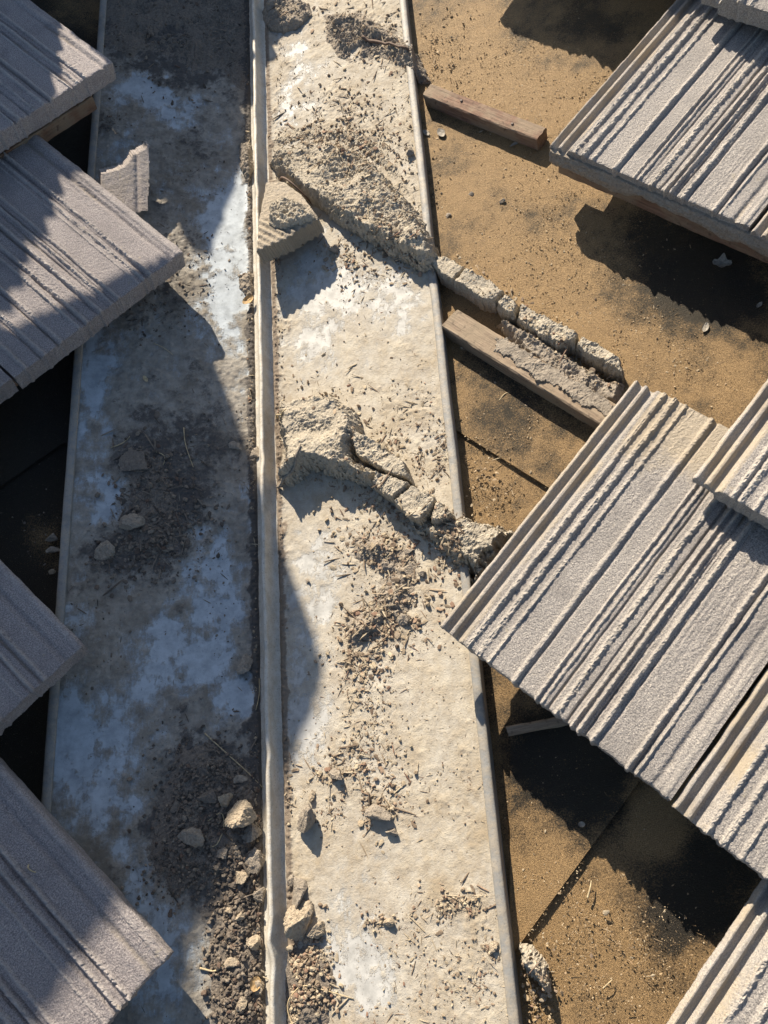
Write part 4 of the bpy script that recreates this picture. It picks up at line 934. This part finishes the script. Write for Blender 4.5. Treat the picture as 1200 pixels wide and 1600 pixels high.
strand('straw', -1, [(240,535),(255,543),(270,553)], .0006, M_STRAW, 'fine straw above the shadow tip on the left sheet')
strand('straw', -1, [(405,1060),(405,1085),(400,1110)], .0007, M_STRAW, 'fine straw hanging along the left rib foot below the stone')
strand('straw', -1, [(325,1283),(345,1270),(350,1290),(340,1318),(325,1325)], .0009, M_STRAW, 'hooked grass stalk on the soil pile beside the big sunlit clod', lift=.010)
strand('straw', -1, [(312,1513),(335,1517),(352,1505)], .0013, M_STRAW, 'bent pale stalk at the left rim of the bottom soil')
strand('straw', -1, [(30,1344),(45,1358),(58,1373)], .0010, M_STRAW, 'pale straw lying on the bottom left tile', lift=.075, hp=0)
strand('twig', 1, [(566,58),(600,68),(640,82)], .0032, M_BARK, 'dark bark twig in the litter near the top, pointing at the flashing edge', 'twig', lift=.010)
strand('twig', 1, [(428,262),(452,283),(478,300)], .0022, M_BARK, 'dark root tip in the gap behind the leaning tile block', 'twig', lift=.030)
strand('twig', 1, [(424,752),(448,742),(468,722),(475,700)], .0026, M_CLOD, 'stringy root curling over the left end of the lower mortar head', 'root', lift=.028)
strand('twig', 1, [(422,640),(436,648),(448,640)], .0016, M_STRAW, 'frayed root end touching the rib above the lower mortar head', 'root', lift=.030)
strand('straw', 1, [(780,625),(788,616),(796,612)], .0010, M_STRAW, 'short pale straw on the felt left of the big tile', lift=.002, hp=DECK)
strand('straw', 1, [(918,1403),(922,1388),(924,1376)], .0012, M_STRAW, 'bark sliver near the board seam at the lower right', lift=.002, hp=DECK)
strand('straw', 1, [(942,1545),(950,1537),(957,1531)], .0008, M_STRAW, 'short straw on the sunny felt at the lower right', lift=.002, hp=DECK)
def leaf(s, px, py, L, Wd, ang, mat, label, hp=0, lobes=0, lift=.001):
    u, v = UV(px, py, s, hp); h = surf(s, np.array([float(u)]), np.array([float(v)]))[0]+lift
    n, k = 18, 9; x = np.linspace(-1, 1, n); X_ = np.repeat(x[:, None], k, 1); wv = (1-x**2)**.7*(1+(.35*np.cos(x*lobes*3) if lobes else 0))
    Y_ = wv[:, None]*np.linspace(-1, 1, k)[None]
    Z_ = .0025*(Y_**2)*(Wd/.006)+.0018*X_**2+.0008*fbm(X_*3+px, Y_*3, 990, 2)+.0006
    a = math.radians(-ang); XX = X_*L*math.cos(a)-Y_*Wd*math.sin(a); YY = X_*L*math.sin(a)+Y_*Wd*math.cos(a)
    B = np.stack([U(s)*s, YV, N(s)], 0)
    T = (np.stack([XX, YY, Z_], -1).reshape(-1, 3))@B; Bt = (np.stack([XX, YY, Z_-.0004], -1).reshape(-1, 3))@B
    me = solid('dry_leaf', T, grid_idx(n, k), Bt, {}); o_ = link('dry_leaf', me, mat); o_.location = Vector(W(s, float(u), float(v), h)); tag(o_, label, 'leaf'); return o_
leaf(-1, 388, 474, .0105, .006, -40, M_LEAF, 'curled tan leaf against the left side of the rib', lift=.006)
leaf(-1, 400, 1535, .008, .006, -70, M_LEAF, 'orange brown leaf in the crumbs left of the rib near the bottom', lift=.004)
leaf(1, 1128, 412, .0125, .0085, 20, M_LEAFG, 'lobed grey leaf lying in the dark shade on the right felt', hp=DECK, lobes=2)
leaf(1, 1102, 513, .0075, .004, -60, M_LEAFG, 'small folded leaf at the edge of the big shadow on the right felt', hp=DECK)
leaf(1, 1186, 478, .005, .0028, -40, M_LEAFG, 'tiny pale leaf scrap in the shade near the right picture edge', hp=DECK)
leaf(1, 909, 1288, .004, .003, 0, M_LEAFG, 'pale scrap in the shade beside the board seam', hp=DECK)
leaf(1, 690, 210, .010, .006, 70, M_LEAFG, 'crumpled pale leaf beside the flashing edge near the short batten', hp=DECK, lift=.002)
leaf(1, 662, 193, .008, .004, 60, M_LEAFG, 'dark bit of leaf on the sheet left of the short batten', lift=.001)
leaf(-1, 228, 594, .006, .0028, 60, M_STRAW, 'small pointed leaf scrap on the left sheet above the mud disc')
leaf(1, 806, 225, .011, .0025, -25, M_LEAFG, 'narrow leaf sliver in the sun below the short batten', hp=DECK)

# ------------------------------------------------------------------ unseen tile stacks and slabs, added and shaped to throw the big shadows
stk = tile_mesh('L', 91, L=.40, Wd=.30, resA=.005, resB=.01)
stk.materials.append(M_TILEL)
GS = 'unseen tiles added up the roof to cast shadow'
def sp(x, y, z, rz=0, rx=0, ry=0, label='tile of an unseen stack added up the roof to cast shadow'):
    o_ = bpy.data.objects.new('roof_tile', stk); COL.objects.link(o_)
    o_.matrix_world = Matrix.Translation((x, y, z)) @ Matrix.Rotation(rz, 4, 'Z') @ Matrix.Rotation(ry, 4, 'Y') @ Matrix.Rotation(rx, 4, 'X') @ Matrix.Translation((-.30, 0, 0))
    tag(o_, label, 'roof tile', GS); return o_
# sp places the lower right top corner of the tile at (x, y, z)
rz = SUN_AZ
r2 = random.Random(4)
def stack(xr, y, z0, z1, prof):  # added out of view; layer offsets shape the edge of the cast shadow
    z = z0
    while z < z1:
        z += .030; sp(xr+prof(z)+r2.uniform(-.006, .006), y+r2.uniform(-.006, .006), z, rz+r2.uniform(-.03, .03))
stack(0, 1.75, .02, .40, lambda z: -.08 if z < .28 else -.08-(z-.28)*1.15)
stack(0, 1.75, .05, .40, lambda z: -.385)
stack(0, 1.75, .40, .80, lambda z: float(np.interp(z, [.40, .50, .61, .69, .75, .82], [-.44, -.455, -.51, -.58, -.63, -.68])))
stack(0, 1.75, .10, .97, lambda z: -.80)
stack(0, 1.75, .15, 1.24, lambda z: -1.12)
def shadow_slab(pts, y, label, seed):  # added unseen slab, its outline drawn to give the wanted shadow
    p = np.array(pts); res = .005; a_, b_ = p.min(0)-.01, p.max(0)+.01
    X_, Z_ = np.meshgrid(np.arange(a_[0], b_[0], res), np.arange(a_[1], b_[1], res), indexing='ij')
    d = sdist(p, X_, Z_)+.004*fbm(X_*40, Z_*40, 750+seed, 3); f = y+.002*fbm(X_*60, Z_*60, 760, 3)
    q = grid_idx(*X_.shape); q = q[(d.ravel()[q] > 0).all(1)]
    c = np.array([X_.mean(), y, Z_.min()])
    me = solid('shadow_caster_slab', np.stack([X_, f, Z_], -1).reshape(-1, 3)-c, q, np.stack([X_, f+.028, Z_], -1).reshape(-1, 3)-c, {'rib': np.zeros(X_.size), 'dust': np.full(X_.size, .4)})
    o_ = link('shadow_caster_slab', me, M_TILEL); o_.location = Vector(c); tag(o_, label, 'broken tile')
shadow_slab([(-.42,.69),(-.43,.99),(-.53,1.06),(-.705,1.19),(-.705,.80),(-.66,.80),(-.52,.735)], 1.72, 'unseen slab added up the roof and shaped to cast shadow, with a clipped top corner', 1)
shadow_slab([(-.69,.80),(-.69,1.18),(-.83,1.29),(-.85,1.36),(-1.02,1.37),(-1.02,.60),(-.735,.60),(-.70,.77)], 1.688, 'taller unseen slab added beside the clipped one to cast shadow', 2)
shadow_slab([(-.435,.385),(-.21,.385),(-.24,.43),(-.36,.565),(-.385,.57),(-.405,.50),(-.435,.47)], 1.72, 'small triangular unseen slab added up the roof to shade the left metal sheet', 3)
